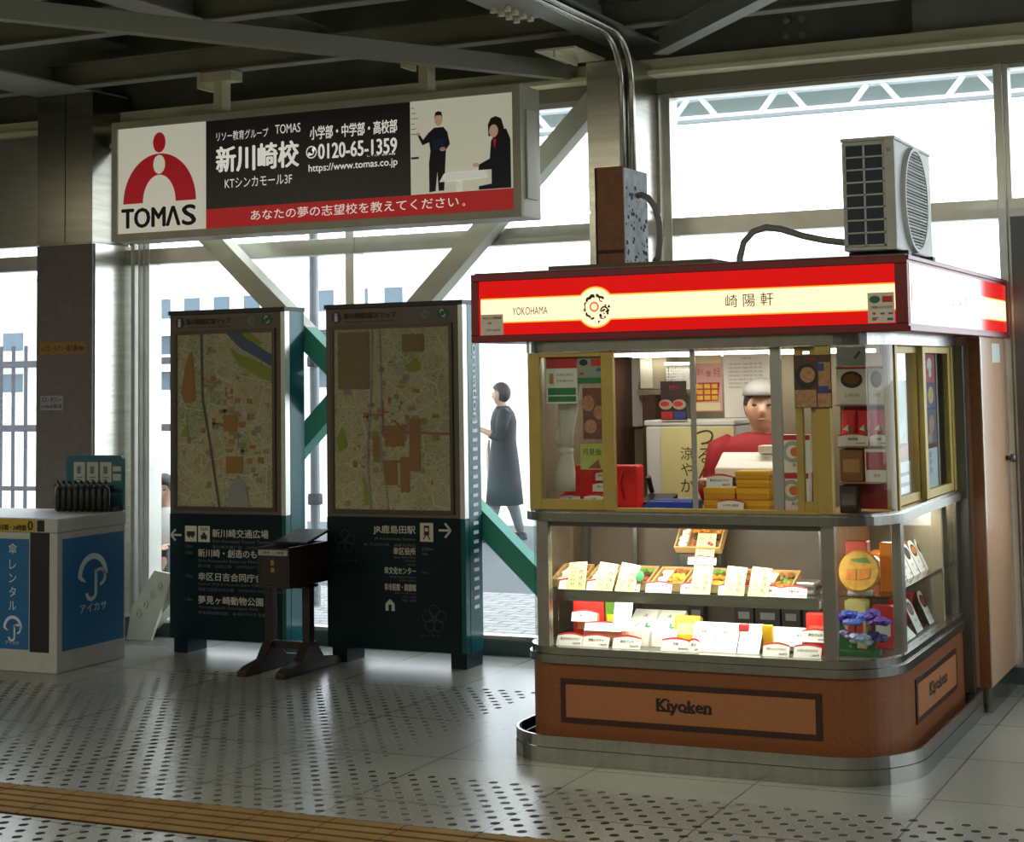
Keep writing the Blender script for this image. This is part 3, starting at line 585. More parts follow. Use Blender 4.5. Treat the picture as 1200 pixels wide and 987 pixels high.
text('lettering', SLET, t, F3, [('JR鹿島田駅', -4.725, .735, .052, dict(w=.275, bold=.015)), ('幸区役所', -4.725, .623, .040, dict(w=.145, bold=.015)), ('幸文化センター', -4.725, .513, .040, dict(w=.205, bold=.015)), ('幸市民館・図書館', -4.725, .420, .040, dict(w=.205, bold=.015))], align='r')
text('lettering', SLETD, t, F3, [('JR Kashimada Station', -4.725, .700, .019, dict(w=.27)), ('JR 가시마다역　JR鹿岛田站', -4.725, .665, .021, dict(w=.34)), ('550m', -4.615, .650, .018, dict(w=.07)),
    ('Saiwai Ward Office', -4.725, .602, .013), ('사이와이구청', -4.725, .582, .013), ('幸区政府', -4.725, .562, .013), ('Saiwai Cultural Center', -4.725, .492, .013), ('사이와이 문화센터', -4.725, .472, .013),
    ('Saiwai Civic Hall, Library', -4.725, .400, .013), ('시민관・도서관', -4.725, .380, .013), ('市民馆・图书馆', -4.725, .36, .013), ('700m', -4.645, .625, .012), ('700m', -4.645, .52, .012)], align='r')
text('lettering', PINKL, t, F3, [('ハナミズキ', -5.26, .575, .014, dict(w=.15)), ('ヤマブキ', -4.70, .17, .014, dict(w=.13))])
picto(-4.695, .70, .085, .105, 'train')
b = MB(); stroke(b, F3, [(-4.575, .765), (-4.500, .765)], .012); stroke(b, F3, [(-4.535, .805), (-4.498, .765), (-4.535, .725)], .012); obj('right_arrow', b, SLET, t)
b = MB(); poly(b, F3, [(-4.925, .305), (-4.925, .345), (-4.895, .372), (-4.865, .345), (-4.865, .305), (-4.885, .305), (-4.885, .34), (-4.905, .34), (-4.905, .305)]); obj('house_symbol', b, mat('house_mint', (.40, .52, .46)), t)
b = MB()
for cu, cv, rr in ((-4.61, .27, .075), (-5.19, .69, .065)):
    for k in range(5):
        a = PI/2+k*2*PI/5; arcband(b, F3, cu+rr*.62*math.cos(a), cv+rr*.62*math.sin(a), rr*.40, rr*.44, 0, 2*PI, 16)
    arcband(b, F3, cu, cv, rr*.10, rr*.16, 0, 2*PI, 10)
obj('flower_outline', b, PINKL, t)
R3 = RIGHT(-4.406)
b = MB()
put_text(b, R3, 'information', 8.455, 1.925, .062, .55, .02, rot=-PI/2)
ell(b, R3, 8.475, 2.002, .010, .010, 10); rect(b, R3, 8.466, 8.484, 1.945, 1.985)
for k in range(21): rect(b, R3, 8.445, 8.505, .32+k*.052, .34+k*.052)
obj('side_lettering', b, mat('side_letter', (.70, .72, .70), .5), t)

# ================================================================== UMBRELLA RENTAL STAND
t = thing('umbrella_rental_stand', 'white umbrella rental stand with blue panels in front of the grey column', 'umbrella stand', (-7.1, 7.8, 0))
UW = mat('stand_white', (.42, .43, .43), .5, 0, .06, 20); UB = mat('stand_blue', (.010, .12, .31), .45, 0, .1, 40)
b = MB(); b.box(-7.62, -6.57, 7.51, 8.10, 0, .785); obj('cabinet', b, UW, t, bevel=.006)
b = MB(); b.box(-7.62, -6.565, 7.505, 8.105, .785, .868); obj('lid', b, UW, t, bevel=.008)
b = rect(MB(), RIGHT(-6.569), 7.552, 8.085, .118, .748); sp = obj('side_poster', b, UB, t)
b = rect(MB(), FRONT(7.509), -7.55, -6.772, .125, .748); fp = obj('front_poster', b, UB, t)
b = MB(); b.box(-6.765, -6.625, 7.5085, 7.53, .115, .785); obj('dark_recess', b, BLACK, t)
b = MB(); b.box(-6.715, -6.655, 7.502, 7.52, .79, .86); obj('coin_slot', b, BLACK, t, bevel=.01)
b = rect(MB(), FRONT(7.503), -7.55, -6.722, .790, .862); yp = obj('yellow_sticker', b, mat('sticker_yellow', (.42, .31, .03), .5), t)
text('lettering', INK, yp, FRONT(7.501), [('2ヶ月間・24時間', -7.03, .797, .032, dict(w=.24, bold=.03)), ('0', -6.775, .800, .052, dict(w=.035, bold=.03))])
LB = mat('poster_pale', (.52, .62, .68), .6)
def aikasa(M, u, v, k, par):
    b = MB(); arcband(b, M, u, v, .085*k, .115*k, 0, PI, 20); poly(b, M, [(u-.115*k, v), (u-.08*k, v), (u-.05*k, v-.03*k), (u-.09*k, v-.02*k)])
    arcband(b, M, u-.012*k, v-.085*k, .024*k, .045*k, PI, 2*PI, 14); rect(b, M, u+.012*k, u+.033*k, v-.09*k, v+.03*k); arcband(b, M, u+.055*k, v-.01*k, .03*k, .048*k, -1.6, 2.6, 14); obj('umbrella_mark', b, LB, par)
aikasa(RIGHT(-6.5675), 7.81, .515, 1.12, sp)
text('lettering', LB, sp, RIGHT(-6.5675), [('アイカサ', 7.70, .31, .048, dict(w=.23, bold=.02))])
aikasa(FRONT(7.5075), -6.888, .245, .60, fp)
text('lettering', LB, fp, FRONT(7.5075), [('傘', -6.89, .66, .062, dict(align='c')), ('レ', -6.89, .575, .055, dict(align='c')), ('ン', -6.89, .50, .05, dict(align='c')), ('タ', -6.89, .42, .055, dict(align='c')), ('ル', -6.89, .345, .05, dict(align='c')), ('アイカサ', -6.94, .150, .020, dict(w=.10))])
t = thing('umbrella_rack', 'teal topped rack of dark folded umbrellas on the white rental stand', 'umbrella rack', (-6.78, 8.02, .868))
b = MB(); pr_ = [(-6.99, .87), (-6.56, .87), (-6.56, 1.16)] + [(-6.59+.03*math.cos(a), 1.165+.03*math.sin(a)) for a in (0, .5, 1, 1.57)] + [(-6.96+.03*math.cos(a), 1.165+.03*math.sin(a)) for a in (1.57, 2.1, 2.6, 3.14)]
b.prism(pr_, 'y', 8.065, 8.085); obj('back_board', b, mat('rack_teal', (.02, .12, .15), .45), t)
b = MB()
for u in (-6.93, -6.83, -6.73): rect(b, FRONT(8.064), u, u+.085, 1.035, 1.155)
rect(b, FRONT(8.064), -6.635, -6.575, 1.10, 1.13); rect(b, FRONT(8.064), -6.635, -6.575, 1.045, 1.085); obj('instruction_card', b, mat('card_grey', (.42, .44, .40), .6), t)
b = MB()
for u in (-6.905, -6.805, -6.705): rect(b, FRONT(8.063), u, u+.03, 1.085, 1.13); rect(b, FRONT(8.063), u-.005, u+.045, 1.06, 1.066); rect(b, FRONT(8.063), u-.005, u+.03, 1.045, 1.052)
obj('card_print', b, mat('card_ink', (.12, .16, .18), .6), t)
b = MB(); b.box(-7.0, -6.565, 7.98, 8.06, .868, .90); b.tube([(-7.0, 8.0, .9), (-7.0, 8.0, 1.03)], .02, 8); b.tube([(-7.0, 8.0, 1.01), (-6.57, 8.0, 1.01)], .012, 8); obj('rack_rail', b, BLACK, t)
ur = t
for k in range(9):
    x = -6.94+k*.045
    u = thing('folded_umbrella', 'folded black umbrella standing in the teal topped rack', 'umbrella', (x, 7.94, .868), 'umbrellas in the rental rack')
    b = MB(); b.lathe([(.008, 0), (.018, .03), (.022, .09), (.018, .14), (.008, .15)], (x, 7.94, .868), 10); obj('canopy', b, BLACK, u, smooth=True)
    b = MB(); b.tube([(x, 7.94, 1.01), (x, 7.94, 1.035), (x+.004, 7.925, 1.05)], .009, 6); obj('handle', b, DSTEEL, u)

# signs stuck on the grey column
t = obj('direction_sticker', rect(MB(), FRONT(8.4485), -7.545, -7.165, 1.82, 1.895), mat('column_yellow', (.30, .17, .02), .6), loc=(-7.35, 8.4485, 1.82)); tag(t, 'yellow bus and taxi direction sticker on the grey column', 'sticker')
text('lettering', mat('sticker_ink', (.05, .02, .04), .6), t, FRONT(8.4475), [('←バス・タクシー乗り場140m', -7.53, 1.835, .042, dict(w=.35, bold=.02))])
t = obj('direction_sticker', rect(MB(), FRONT(8.4485), -7.535, -7.35, 1.462, 1.555), mat('column_white', (.30, .30, .33), .6), loc=(-7.44, 8.4485, 1.46)); tag(t, 'small white bus and taxi sticker under the yellow one', 'sticker')
text('lettering', MATS['sticker_ink'], t, FRONT(8.4475), [('バス・タクシー', -7.525, 1.512, .034, dict(w=.165, bold=.03)), ('←140m交通広場', -7.525, 1.474, .026, dict(w=.165, bold=.03))])

# ================================================================== SUGGESTION BOX STAND
t = thing('suggestion_box_stand', 'dark wooden box on a two-footed stand between the map boards', 'stand', (-5.36, 8.05, 0))
DW = mat('dark_wood', (.016, .007, .005), .45, 0, .3, 9, stretch=(1, 4, 1))
b = MB(); b.box(-5.46, -5.25, 7.86, 8.26, .475, .475+.012); b.box(-5.46, -5.445, 7.86, 8.26, .487, .70); b.box(-5.265, -5.25, 7.86, 8.26, .487, .70); b.box(-5.445, -5.265, 7.86, 7.875, .487, .69); b.box(-5.445, -5.265, 8.245, 8.26, .487, .70); obj('box', b, DW, t, bevel=.003)
b = MB(); b.box(-.11, .11, 0, .24, 0, .014, Matrix.Translation((-5.355, 8.03, .70)) @ Matrix.Rotation(.22, 4, 'X')); obj('lid', b, DW, t, bevel=.003)
b = MB(); b.box(-5.44, -5.27, 7.90, 8.02, .66, .672); obj('paper_slip', b, PAPER, t)
lb = rect(MB(), FRONT(7.859), -5.455, -5.262, .655, .685); lb = obj('name_plate', lb, mat('plate_grey', (.35, .34, .30), .5), t)
text('lettering', INK, lb, FRONT(7.858), [('ご意見・ご提案', -5.44, .663, .015, dict(w=.155, bold=.02))])
b = MB(); ell(b, FRONT(7.859), -5.36, .575, .014, .014, 12); rect(b, FRONT(7.859), -5.372, -5.352, .60, .63); obj('lock_plate', b, mat('brass', (.35, .24, .07), .4, .8), t)
for x in (-5.50, -5.25):
    b = MB(); b.box(x-.025, x+.025, 8.02, 8.07, .06, .475); obj('post', b, DW, t, bevel=.003)
    b = MB(); b.prism([(7.76, 0), (8.34, 0), (8.34, .03), (8.29, .05), (8.16, .07), (8.08, .16), (8.01, .16), (7.94, .07), (7.81, .05), (7.76, .03)], 'x', x-.03, x+.03); obj('foot', b, DW, t, bevel=.004)
b = MB(); b.box(-5.47, -5.28, 8.03, 8.06, .12, .16); obj('cross_bar', b, DW, t)
b = MB(); b.box(-5.525, -5.225, 7.98, 8.11, .462, .475); obj('top_plate', b, DW, t)

# ================================================================== THE STALL
XL, XR, YF, RL, RR = -3.20, -1.59, 6.55, .18, .26
def plan(o, yl=8.72, yr=8.0, n=12):
    p = [(XL-o, yl)]
    p += [(XL+RL-(RL+o)*math.cos(a), YF+RL-(RL+o)*math.sin(a)) for a in [PI/2*i/n for i in range(n+1)]]
    p += [(XR-RR+(RR+o)*math.sin(a), YF+RR-(RR+o)*math.cos(a)) for a in [PI/2*i/n for i in range(n+1)]]
    return p + [(XR+o, yr)]
def strip(o, w, z0, z1, **k): return MB().band(plan(o, **k), plan(o-w, **k), z0, z1)
stall = thing('lunch_box_stall', 'station food stall with a red lit fascia and rounded glass display corner', 'stall', (-2.4, 7.6, 0))
pl = obj('plinth', strip(.085, .012, 0, .062), STEELH, stall); obj('plinth_rim', strip(.083, .012, .065, .112), STEELH, pl)
b = MB(); b.prism(plan(.072), 'z', .005, .03); obj('plinth_floor', b, BLACK, pl)
obj('base_panel', strip(0, .03, .03, .402), LAM, stall)
NPB = mat('plate_border', (.035, .012, .006), .4); NPM = mat('plate_brown', (.34, .13, .045), .45, 0, .15, 140); NPT = mat('plate_ink', (.012, .006, .006), .5)
def seriftext(mb, M, u, v, h, w):
    put_text(mb, M, 'Kiyoken', u, v, h, w, .05)
    k = w/.237
    for a, bw, zz in ((0, .030, .24), (.026, .030, .24), (0, .022, .99), (.030, .026, .99), (.049, .024, .24), (.120, .03, .24), (.145, .03, .24), (.205, .02, .24), (.226, .02, .24)):
        rect(mb, M, u+(a-.003)*k, u+(a+bw*.75)*k, v+h*zz-.004, v+h*zz+.004)
np_ = MB(); np_.box(-3.01, -1.87, YF-.006, YF+.01, .155, .338); np_ = obj('name_plate', np_, NPB, stall)
obj('plate_face', rect(MB(), FRONT(YF-.007), -2.985, -1.895, .178, .315), NPM, np_)
b = MB(); seriftext(b, FRONT(YF-.008), -2.572, .216, .062, .237); obj('lettering', b, NPT, np_)
np_ = MB(); np_.box(XR-.01, XR+.006, 6.965, 7.81, .155, .338); np_ = obj('name_plate', np_, NPB, stall)
obj('plate_face', rect(MB(), RIGHT(XR+.007), 6.99, 7.785, .178, .315), NPM, np_)
b = MB(); seriftext(b, RIGHT(XR+.008), 7.21, .216, .062, .36); obj('lettering', b, NPT, np_)
b = strip(.018, .04, .402, .436); b.band(plan(.008), plan(-.03), .438, .468); obj('display_ledge', b, STEELH, stall)
b = strip(.022, .05, 1.0, 1.036); b.band(plan(.006), plan(-.02), 1.036, 1.046); obj('counter_ledge', b, STEELH, stall)
b = strip(.012, .05, 1.722, 1.77); obj('cornice', b, STEELH, stall)
b = MB(); b.prism(plan(-.04), 'z', 1.745, 1.765); obj('inner_ceiling', b, mat('stall_ceiling', (.7, .69, .62), .6), stall)
WOODC = mat('counter_wood', (.42, .22, .07), .4, 0, .2, 6, stretch=(1, 8, 8))
b = MB(); b.prism(plan(-.03, yl=7.0, yr=7.0), 'z', .455, .463); b.box(-1.98, XR-.03, 7.0, 7.96, .455, .463); obj('display_deck', b, mat('deck_dark', (.10, .085, .07), .4), stall)
b = MB(); b.box(XL+.03, -1.97, 6.60, 7.02, 1.004, 1.036); b.box(-1.97, XR-.03, 6.80, 7.96, 1.004, 1.02); obj('counter_top', b, WOODC, stall)
b = MB(); b.box(-3.06, -1.855, 6.578, 6.584, .976, 1.0); obj('lamp_valance', b, DSTEEL, stall)
GSH = glass('shelf_glass', (.80, .88, .86))
b = MB(); b.box(XL+.06, -1.96, 7.085, 7.10, .463, 1.0); obj('case_back', b, mat('case_back_brown', (.10, .075, .055), .5, 0, .2, 4), stall)
b = MB(); b.box(-1.965, -1.955, 6.95, 7.95, .463, 1.0); obj('side_case_back', b, mat('case_side_wood', (.34, .16, .06), .45, 0, .3, 6, stretch=(1, 9, 1)), stall)
sh = MB(); sh.box(XL+.06, -1.90, 6.665, 7.05, .682, .690); sh = obj('display_shelf', sh, GSH, stall)
b = MB(); b.box(XL+.06, -1.90, 6.655, 6.665, .650, .697); obj('shelf_edge', b, STEEL, sh)
b = MB()
for x in (-3.10, -2.86, -2.0, ): b.box(x, x+.018, 7.03, 7.05, .463, 1.0)
obj('shelf_upright', b, DSTEEL, sh)
sr = MB(); sr.box(-1.92, XR-.04, 6.74, 7.9, .695, .703); sr = obj('side_shelf', sr, GSH, stall)
b = MB(); b.box(XR-.042, XR-.034, 6.85, 7.9, .69, .708); obj('shelf_edge', b, STEEL, sr)
# mullions and sliding frames
MUL = mat('mullion_steel', (.34, .33, .29), .35, .85, .1, 8)
def post(x0, x1, y0, y1, z0, z1, m=MUL, nm='mullion'): b = MB(); b.box(x0, x1, y0, y1, z0, z1); return obj(nm, b, m, stall, bevel=.002)
post(-3.115, -3.06, YF, YF+.04, .468, 1.0); post(-1.855, -1.80, YF, YF+.04, .468, 1.0)
post(XR-.04, XR, 6.80, 6.86, .468, 1.0); post(XR-.045, XR, 7.93, 8.0, .468, 1.0, STEEL)
post(XR-.03, XR, 6.81, 6.84, 1.046, 1.722, OCHRE); post(XR-.045, XR, 7.95, 8.0, 1.046, 1.722, OCHRE)
post(XL, XL+.03, 6.74, 6.78, 1.046, 1.722); post(XL, XL+.03, 6.74, 6.78, .468, 1.0)
def sash(nm, x0, x1, y, st=.055, bl=.045, gl=True, m=OCHRE):
    b = MB(); b.box(x0, x0+st, y, y+.028, 1.048, 1.72); b.box(x1-st, x1, y, y+.028, 1.048, 1.72); b.box(x0+st, x1-st, y, y+.028, 1.048, 1.048+bl); b.box(x0+st, x1-st, y, y+.028, 1.70, 1.72)
    f = obj(nm, b, m, stall, bevel=.002)
    if gl: g = MB(); g.box(x0+st-.004, x1-st+.004, y+.011, y+.016, 1.06, 1.715); obj('pane', g, GLASS, f)
    return f
sash('sliding_window', -3.145, -2.745, YF+.004)
post(-2.414, -2.391, YF+.05, YF+.06, 1.048, 1.722, mat('clear_strip', (.45, .46, .43), .3, .6), 'centre_stile')
post(-2.06, -2.015, YF+.04, YF+.06, 1.048, 1.722, MATS['clear_strip'], 'centre_stile')
sash('sliding_window', -1.955, -1.86, YF+.034, .030); post(-1.86, -1.80, YF, YF+.04, 1.046, 1.722, OCHRE)
b = MB(); b.box(-2.745, -1.86, YF+.0, YF+.05, 1.046, 1.058); obj('window_track', b, OCHRE, stall)
# right side: two ochre sashes
for a, c, x in ((6.84, 7.40, XR-.034), (7.36, 7.95, XR-.006)):
    b = MB(); b.box(x-.026, x, a, a+.05, 1.048, 1.72); b.box(x-.026, x, c-.05, c, 1.048, 1.72); b.box(x-.026, x, a+.05, c-.05, 1.048, 1.085); b.box(x-.026, x, a+.05, c-.05, 1.69, 1.72)
    f = obj('sliding_window', b, OCHRE, stall, bevel=.002); g = MB(); g.box(x-.016, x-.011, a+.045, c-.045, 1.06, 1.715); obj('pane', g, GLASS, f)
# glazing
def arcpane(z0, z1, right=True):
    if right: po = [(XR-RR+(RR-.006)*math.sin(a), YF+RR-(RR-.006)*math.cos(a)) for a in [PI/2*i/16 for i in range(17)]]; pi = [(XR-RR+(RR-.012)*math.sin(a), YF+RR-(RR-.012)*math.cos(a)) for a in [PI/2*i/16 for i in range(17)]]
    else: po = [(XL+RL-(RL-.006)*math.cos(a), YF+RL-(RL-.006)*math.sin(a)) for a in [PI/2*i/12 for i in range(13)]]; pi = [(XL+RL-(RL-.012)*math.cos(a), YF+RL-(RL-.012)*math.sin(a)) for a in [PI/2*i/12 for i in range(13)]]
    b = MB().band(po, pi, z0, z1); obj('curved_pane', b, GLASS, stall, smooth=False)
for z0, z1 in ((.468, 1.0), (1.046, 1.722)): arcpane(z0, z1); arcpane(z0, z1, False)
b = MB(); b.box(-3.06, -1.855, YF+.016, YF+.021, .468, 1.0); obj('front_pane', b, GLASS, stall)
b = MB(); b.box(XR-.022, XR-.017, 6.86, 7.93, .468, 1.0); obj('side_pane', b, GLASS, stall)
# walls behind and left
BACKW = mat('stall_inner_wall', (.27, .235, .16), .6, 0, .1, 5)
b = MB(); b.box(XL, XL+.02, 6.80, 8.72, .03, 1.74); obj('left_wall', b, mat('stall_side', (.20, .15, .10), .5, 0, .15, 20), stall)
b = MB(); b.box(XL+.02, -1.60, 8.10, 8.14, .0, 1.74); obj('back_wall', b, BACKW, stall)
b = MB(); b.box(XL+.02, -1.62, 6.95, 8.1, .0, .03); obj('stall_floor', b, mat('stall_floor', (.2, .18, .15), .7), stall)
for a, c in ((8.0, 8.03), (8.035, 8.06)): post(XR-.02, XR+.045, a, c, .10, 1.725, DSTEEL, 'corner_post')
# door box at the back right corner
b = MB(); b.box(-1.60, -1.475, 8.07, 8.78, .0, .115); obj('door_kick_plate', b, STEELH, stall)
b = MB(); b.box(-1.60, -1.478, 8.075, 8.78, .115, 1.77); db = obj('side_cupboard', b, mat('door_laminate', (.58, .35, .21), .25, 0, .06, 30), stall)
b = MB(); b.box(-1.53, -1.478, 8.068, 8.075, .115, 1.765); obj('jamb', b, LAM, db)
b = MB(); b.box(-1.4785, -1.472, 8.755, 8.78, .115, 1.765); b.box(-1.4785, -1.474, 8.075, 8.09, .115, 1.765); obj('edge_strip', b, EDGE, db)
b = MB(); b.lathe([(.012, 0), (.012, .02), (.022, .024), (.022, .04), (.012, .048)], (0, 0, 0), 12); b.xform(Matrix.Translation((-1.478, 8.70, 1.16)) @ Matrix.Rotation(PI/2, 4, 'Y')); obj('door_knob', b, DSTEEL, db, smooth=True)
for z in (.60, 1.63): b = MB(); b.box(-1.479, -1.474, 8.09, 8.10, z, z+.09); obj('hinge', b, DSTEEL, db)
b = MB(); rect(b, RIGHT(-1.4765), 8.40, 8.62, 1.645, 1.74); obj('notice_sticker', b, mat('notice_green', (.5, .58, .5), .5), db)
# lit fascia
FX0, FX1, FY0, FZ0, FZ1 = -3.39, -1.46, 6.50, 1.77, 2.07
b = MB(); b.box(FX0, FX1, FY0+.012, 8.78, FZ0, FZ1); fa = obj('fascia', b, mat('fascia_frame', (.20, .006, .010), .35), stall)
b = MB()
for r in ((FX0, FX1, FZ0, FZ0+.032), (FX0, FX1, FZ1-.032, FZ1), (FX0, FX0+.035, FZ0+.032, FZ1-.032), (FX1-.05, FX1, FZ0+.032, FZ1-.032)): b.box(r[0], r[1], FY0, FY0+.012, r[2], r[3])
b.box(FX1, FX1+.008, FY0, 8.78, FZ0, FZ0+.02); b.box(FX1, FX1+.008, FY0, 8.78, FZ1-.018, FZ1)
obj('fascia_trim', b, MATS['fascia_frame'], fa, bevel=.003)
LRED = mat('lit_red', (.60, .006, .006), .12, emis=.85); LCRM = mat('lit_cream', (1.0, .82, .52), .12, emis=1.05); LORG = mat('lit_orange', (1.0, .42, .03), .15, emis=.8)
fy = FY0+.009; FF = lambda k: FRONT(fy-.0009*k)
obj('red_panel', rect(MB(), FF(0), FX0+.035, FX1-.05, FZ0+.032, FZ1-.032), LRED, fa)
b = MB(); rect(b, FF(1), -3.345, -1.512, 1.853, 1.963); ell(b, FF(1), -2.798, 1.908, .089, .089, 40); obj('gold_outline', b, LORG, fa)
b = MB(); rect(b, FF(2), -3.345, -1.512, 1.859, 1.957); obj('cream_band', b, LCRM, fa)
b = MB(); ell(b, FF(3), -2.798, 1.908, .082, .082, 40); obj('cream_disc', b, LCRM, fa)
EMB = mat('emblem_ink', (.015, .02, .012), .5)
b = MB()
random.seed(3)
for k in range(62):      # a dragon ring drawn as a tapering broken brush stroke round a ball
    a = .75+k*.062
    if k in (12, 13, 30, 44, 45, 56): continue
    r = .049+.002*math.sin(k*.8); w = .004+.011*math.sin(PI*min(1, (k+3)/40)) if k < 40 else .006+.006*abs(math.sin(k*1.3))
    arcband(b, FF(4), -2.798, 1.908, r-w/2, r+w/2, a, a+.066, 2)
for k in range(26):
    a = random.uniform(-1.4, .3); r = random.uniform(.036, .064); ell(b, FF(4), -2.798+r*math.cos(a), 1.904+r*math.sin(a), random.uniform(.002, .007), random.uniform(.002, .006), 7)
arcband(b, FF(4), -2.757, 1.893, .012, .019, -.5, 3.6, 14); arcband(b, FF(4), -2.768, 1.942, .008, .013, 0, 5, 10)
obj('dragon_emblem', b, EMB, fa)
b = MB(); arcband(b, FF(4), -2.803, 1.910, .014, .022, 0, 2*PI, 24); obj('ball_emblem', b, mat('lit_vermilion', (.85, .16, .05), .3, emis=.7), fa)
SOFT = mat('fascia_letter', (.13, .08, .035), .5)
text('lettering', SOFT, fa, FF(4), [('YOKOHAMA', -3.19, 1.886, .034, dict(w=.168))])
text('lettering', EMB, fa, FF(4), [('崎', -2.215, 1.887, .052), ('陽', -2.140, 1.887, .052), ('軒', -2.065, 1.889, .054)])
st = rect(MB(), FF(5), -3.345, -3.235, 1.795, 1.893); st = obj('notice_sticker', st, mat('sticker_tan', (.78, .72, .60), .6), fa)
text('lettering', INK, fa, FF(6), [('4月1日より営業時間', -3.335, 1.872, .010, dict(w=.09, bold=.02)), ('変更', -3.31, 1.850, .009), ('7:30〜20:30', -3.32, 1.82, .009, dict(w=.07))])
st = rect(MB(), FF(5), -1.622, -1.515, 1.805, 1.925); st = obj('payment_sticker', st, mat('sticker_cream', (.82, .77, .66), .5), fa)
b = MB(); ell(b, FF(6), -1.593, 1.898, .022, .015, 16); rect(b, FF(6), -1.605, -1.58, 1.823, 1.827); obj('sticker_green', b, mat('ic_green', (.02, .16, .06), .5), fa)
b = MB(); rect(b, FF(6), -1.563, -1.522, 1.886, 1.910); rect(b, FF(6), -1.605, -1.588, 1.815, 1.822); ell(b, FF(6), -1.597, 1.842, .007, .005, 10); obj('sticker_red', b, RED, fa)
text('lettering', INK, fa, FF(6), [('ご利用いただけます', -1.612, 1.861, .011, dict(w=.088, bold=.02))])
b = MB(); rect(b, FF(6), -1.572, -1.555, 1.838, 1.845); rect(b, FF(6), -1.54, -1.522, 1.838, 1.845); rect(b, FF(6), -1.545, -1.522, 1.814, 1.824); obj('sticker_blue', b, mat('ic_blue', (.06, .12, .3)), fa)
RF = lambda k: RIGHT(FX1+.0015+.0009*k)
obj('red_panel', rect(MB(), RF(0), FY0+.03, 8.755, FZ0+.03, FZ1-.03), LRED, fa)
obj('gold_outline', rect(MB(), RF(1), FY0+.07, 8.735, 1.853, 1.963), LORG, fa)
obj('cream_band', rect(MB(), RF(2), FY0+.07, 8.735, 1.859, 1.957), LCRM, fa)
text('lettering', EMB, fa, RF(3), [('崎', 7.35, 1.887, .052, dict(w=.08)), ('陽', 7.50, 1.887, .052, dict(w=.08)), ('軒', 7.65, 1.889, .054, dict(w=.08))])
b = MB(); b.box(FX0+.01, FX1-.01, FY0+.02, 8.77, FZ1, FZ1+.006); obj('roof', b, mat('stall_roof', (.25, .23, .20), .7, 0, .3, 8), stall)
# fluorescent tubes of the stall (a fitting each, with its own light)
TUBE = mat('tube_glow', (1.0, .96, .82), .4, emis=7.0)
def tube_lamp(nm, x0, x1, y, z, power, label, rot=(0, 0, 0), grp=None):
    t = thing(nm, label, 'lamp', ((x0+x1)/2, y, z), grp)
    b = MB(); b.tube([(x0, y, z), (x1, y, z)], .008, 10); obj('tube', b, TUBE, t)
    b = MB(); b.box(x0-.02, x1+.02, y-.012, y+.012, z+.009, z+.017); b.box(x0-.02, x0, y-.01, y+.01, z-.009, z+.009); b.box(x1, x1+.02, y-.01, y+.01, z-.009, z+.009); obj('fitting', b, WHITE, t)
    l = area('tube_light', ((x0+x1)/2, y, z-.016), rot, x1-x0, .03, power, (1.0, .95, .80)); return t
tube_lamp('ceiling_tube_lamp', -3.05, -1.85, 7.05, 1.708, 4.5, 'fluorescent tube under the stall ceiling, nearer the counter')
tube_lamp('ceiling_tube_lamp', -3.05, -1.85, 7.55, 1.708, 1.6, 'fluorescent tube under the stall ceiling, nearer the back wall')
tube_lamp('display_tube_lamp', -3.05, -1.92, 6.607, .985, 8.0, 'fluorescent tube hidden under the counter above the food display', (math.radians(28), 0, 0))
tube_lamp('display_tube_lamp', -3.05, -1.92, 6.676, .664, 2.2, 'fluorescent tube under the display shelf above the gift boxes', (math.radians(12), 0, 0))

t = thing('display_tube_lamp', 'short fluorescent tube under the counter above the side shelf', 'lamp', (-1.70, 7.4, .985))
b = MB(); b.tube([(-1.70, 6.98, .985), (-1.70, 7.86, .985)], .008, 10); obj('tube', b, TUBE, t); b = MB(); b.box(-1.712, -1.688, 6.96, 7.88, .994, 1.003); obj('fitting', b, WHITE, t)
area('tube_light', (-1.70, 7.42, .97), (0, -.5, 0), .03, .88, 3.2, (1.0, .95, .80))

# ------------------------------------------------------------------ on the stall roof
ROOF = FZ1+.006
t = obj('roof_board', MB().box(-3.06, -2.30, 6.60, 6.95, ROOF, ROOF+.022), mat('board_brown', (.16, .115, .07), .7, 0, .2, 6), loc=(-2.7, 6.8, ROOF), bevel=.003); tag(t, 'weathered brown board lying on the stall roof edge', 'board')
RB = ROOF+.022
t = thing('switch_box', 'tall rusty fronted switch box standing on the stall roof', 'box', (-2.79, 6.78, RB))
b = MB(); b.box(-2.845, -2.715, 6.655, 6.93, RB, 2.52); obj('casing', b, mat('peeling_paint', (.56, .60, .62), .7, 0, .3, 22), t, bevel=.003)
b = MB(); b.box(-2.848, -2.717, 6.645, 6.655, RB+.0, 2.523); obj('front_cover', b, mat('rust_brown', (.20, .075, .026), .6, 0, .2, 40), t, bevel=.002)
b = MB(); b.box(-2.848, -2.717, 6.6425, 6.645, 2.145, 2.160); b.box(-2.848, -2.84, 6.6425, 6.645, RB, 2.52); obj('cover_seam', b, mat('rust_dark', (.03, .012, .008), .7), t)
random.seed(5)
b = MB()
for i in range(60):
    u = random.uniform(6.67, 6.92); v = RB+.01+random.random()**1.8*.33; s = random.uniform(.003, .012); ell(b, RIGHT(-2.7145), u, v, s*1.3, s, 6)
obj('peeled_spots', b, mat('spot_dark', (.06, .06, .055), .8), t)
HOSE = mat('hose_grey', (.22, .20, .19), .6)
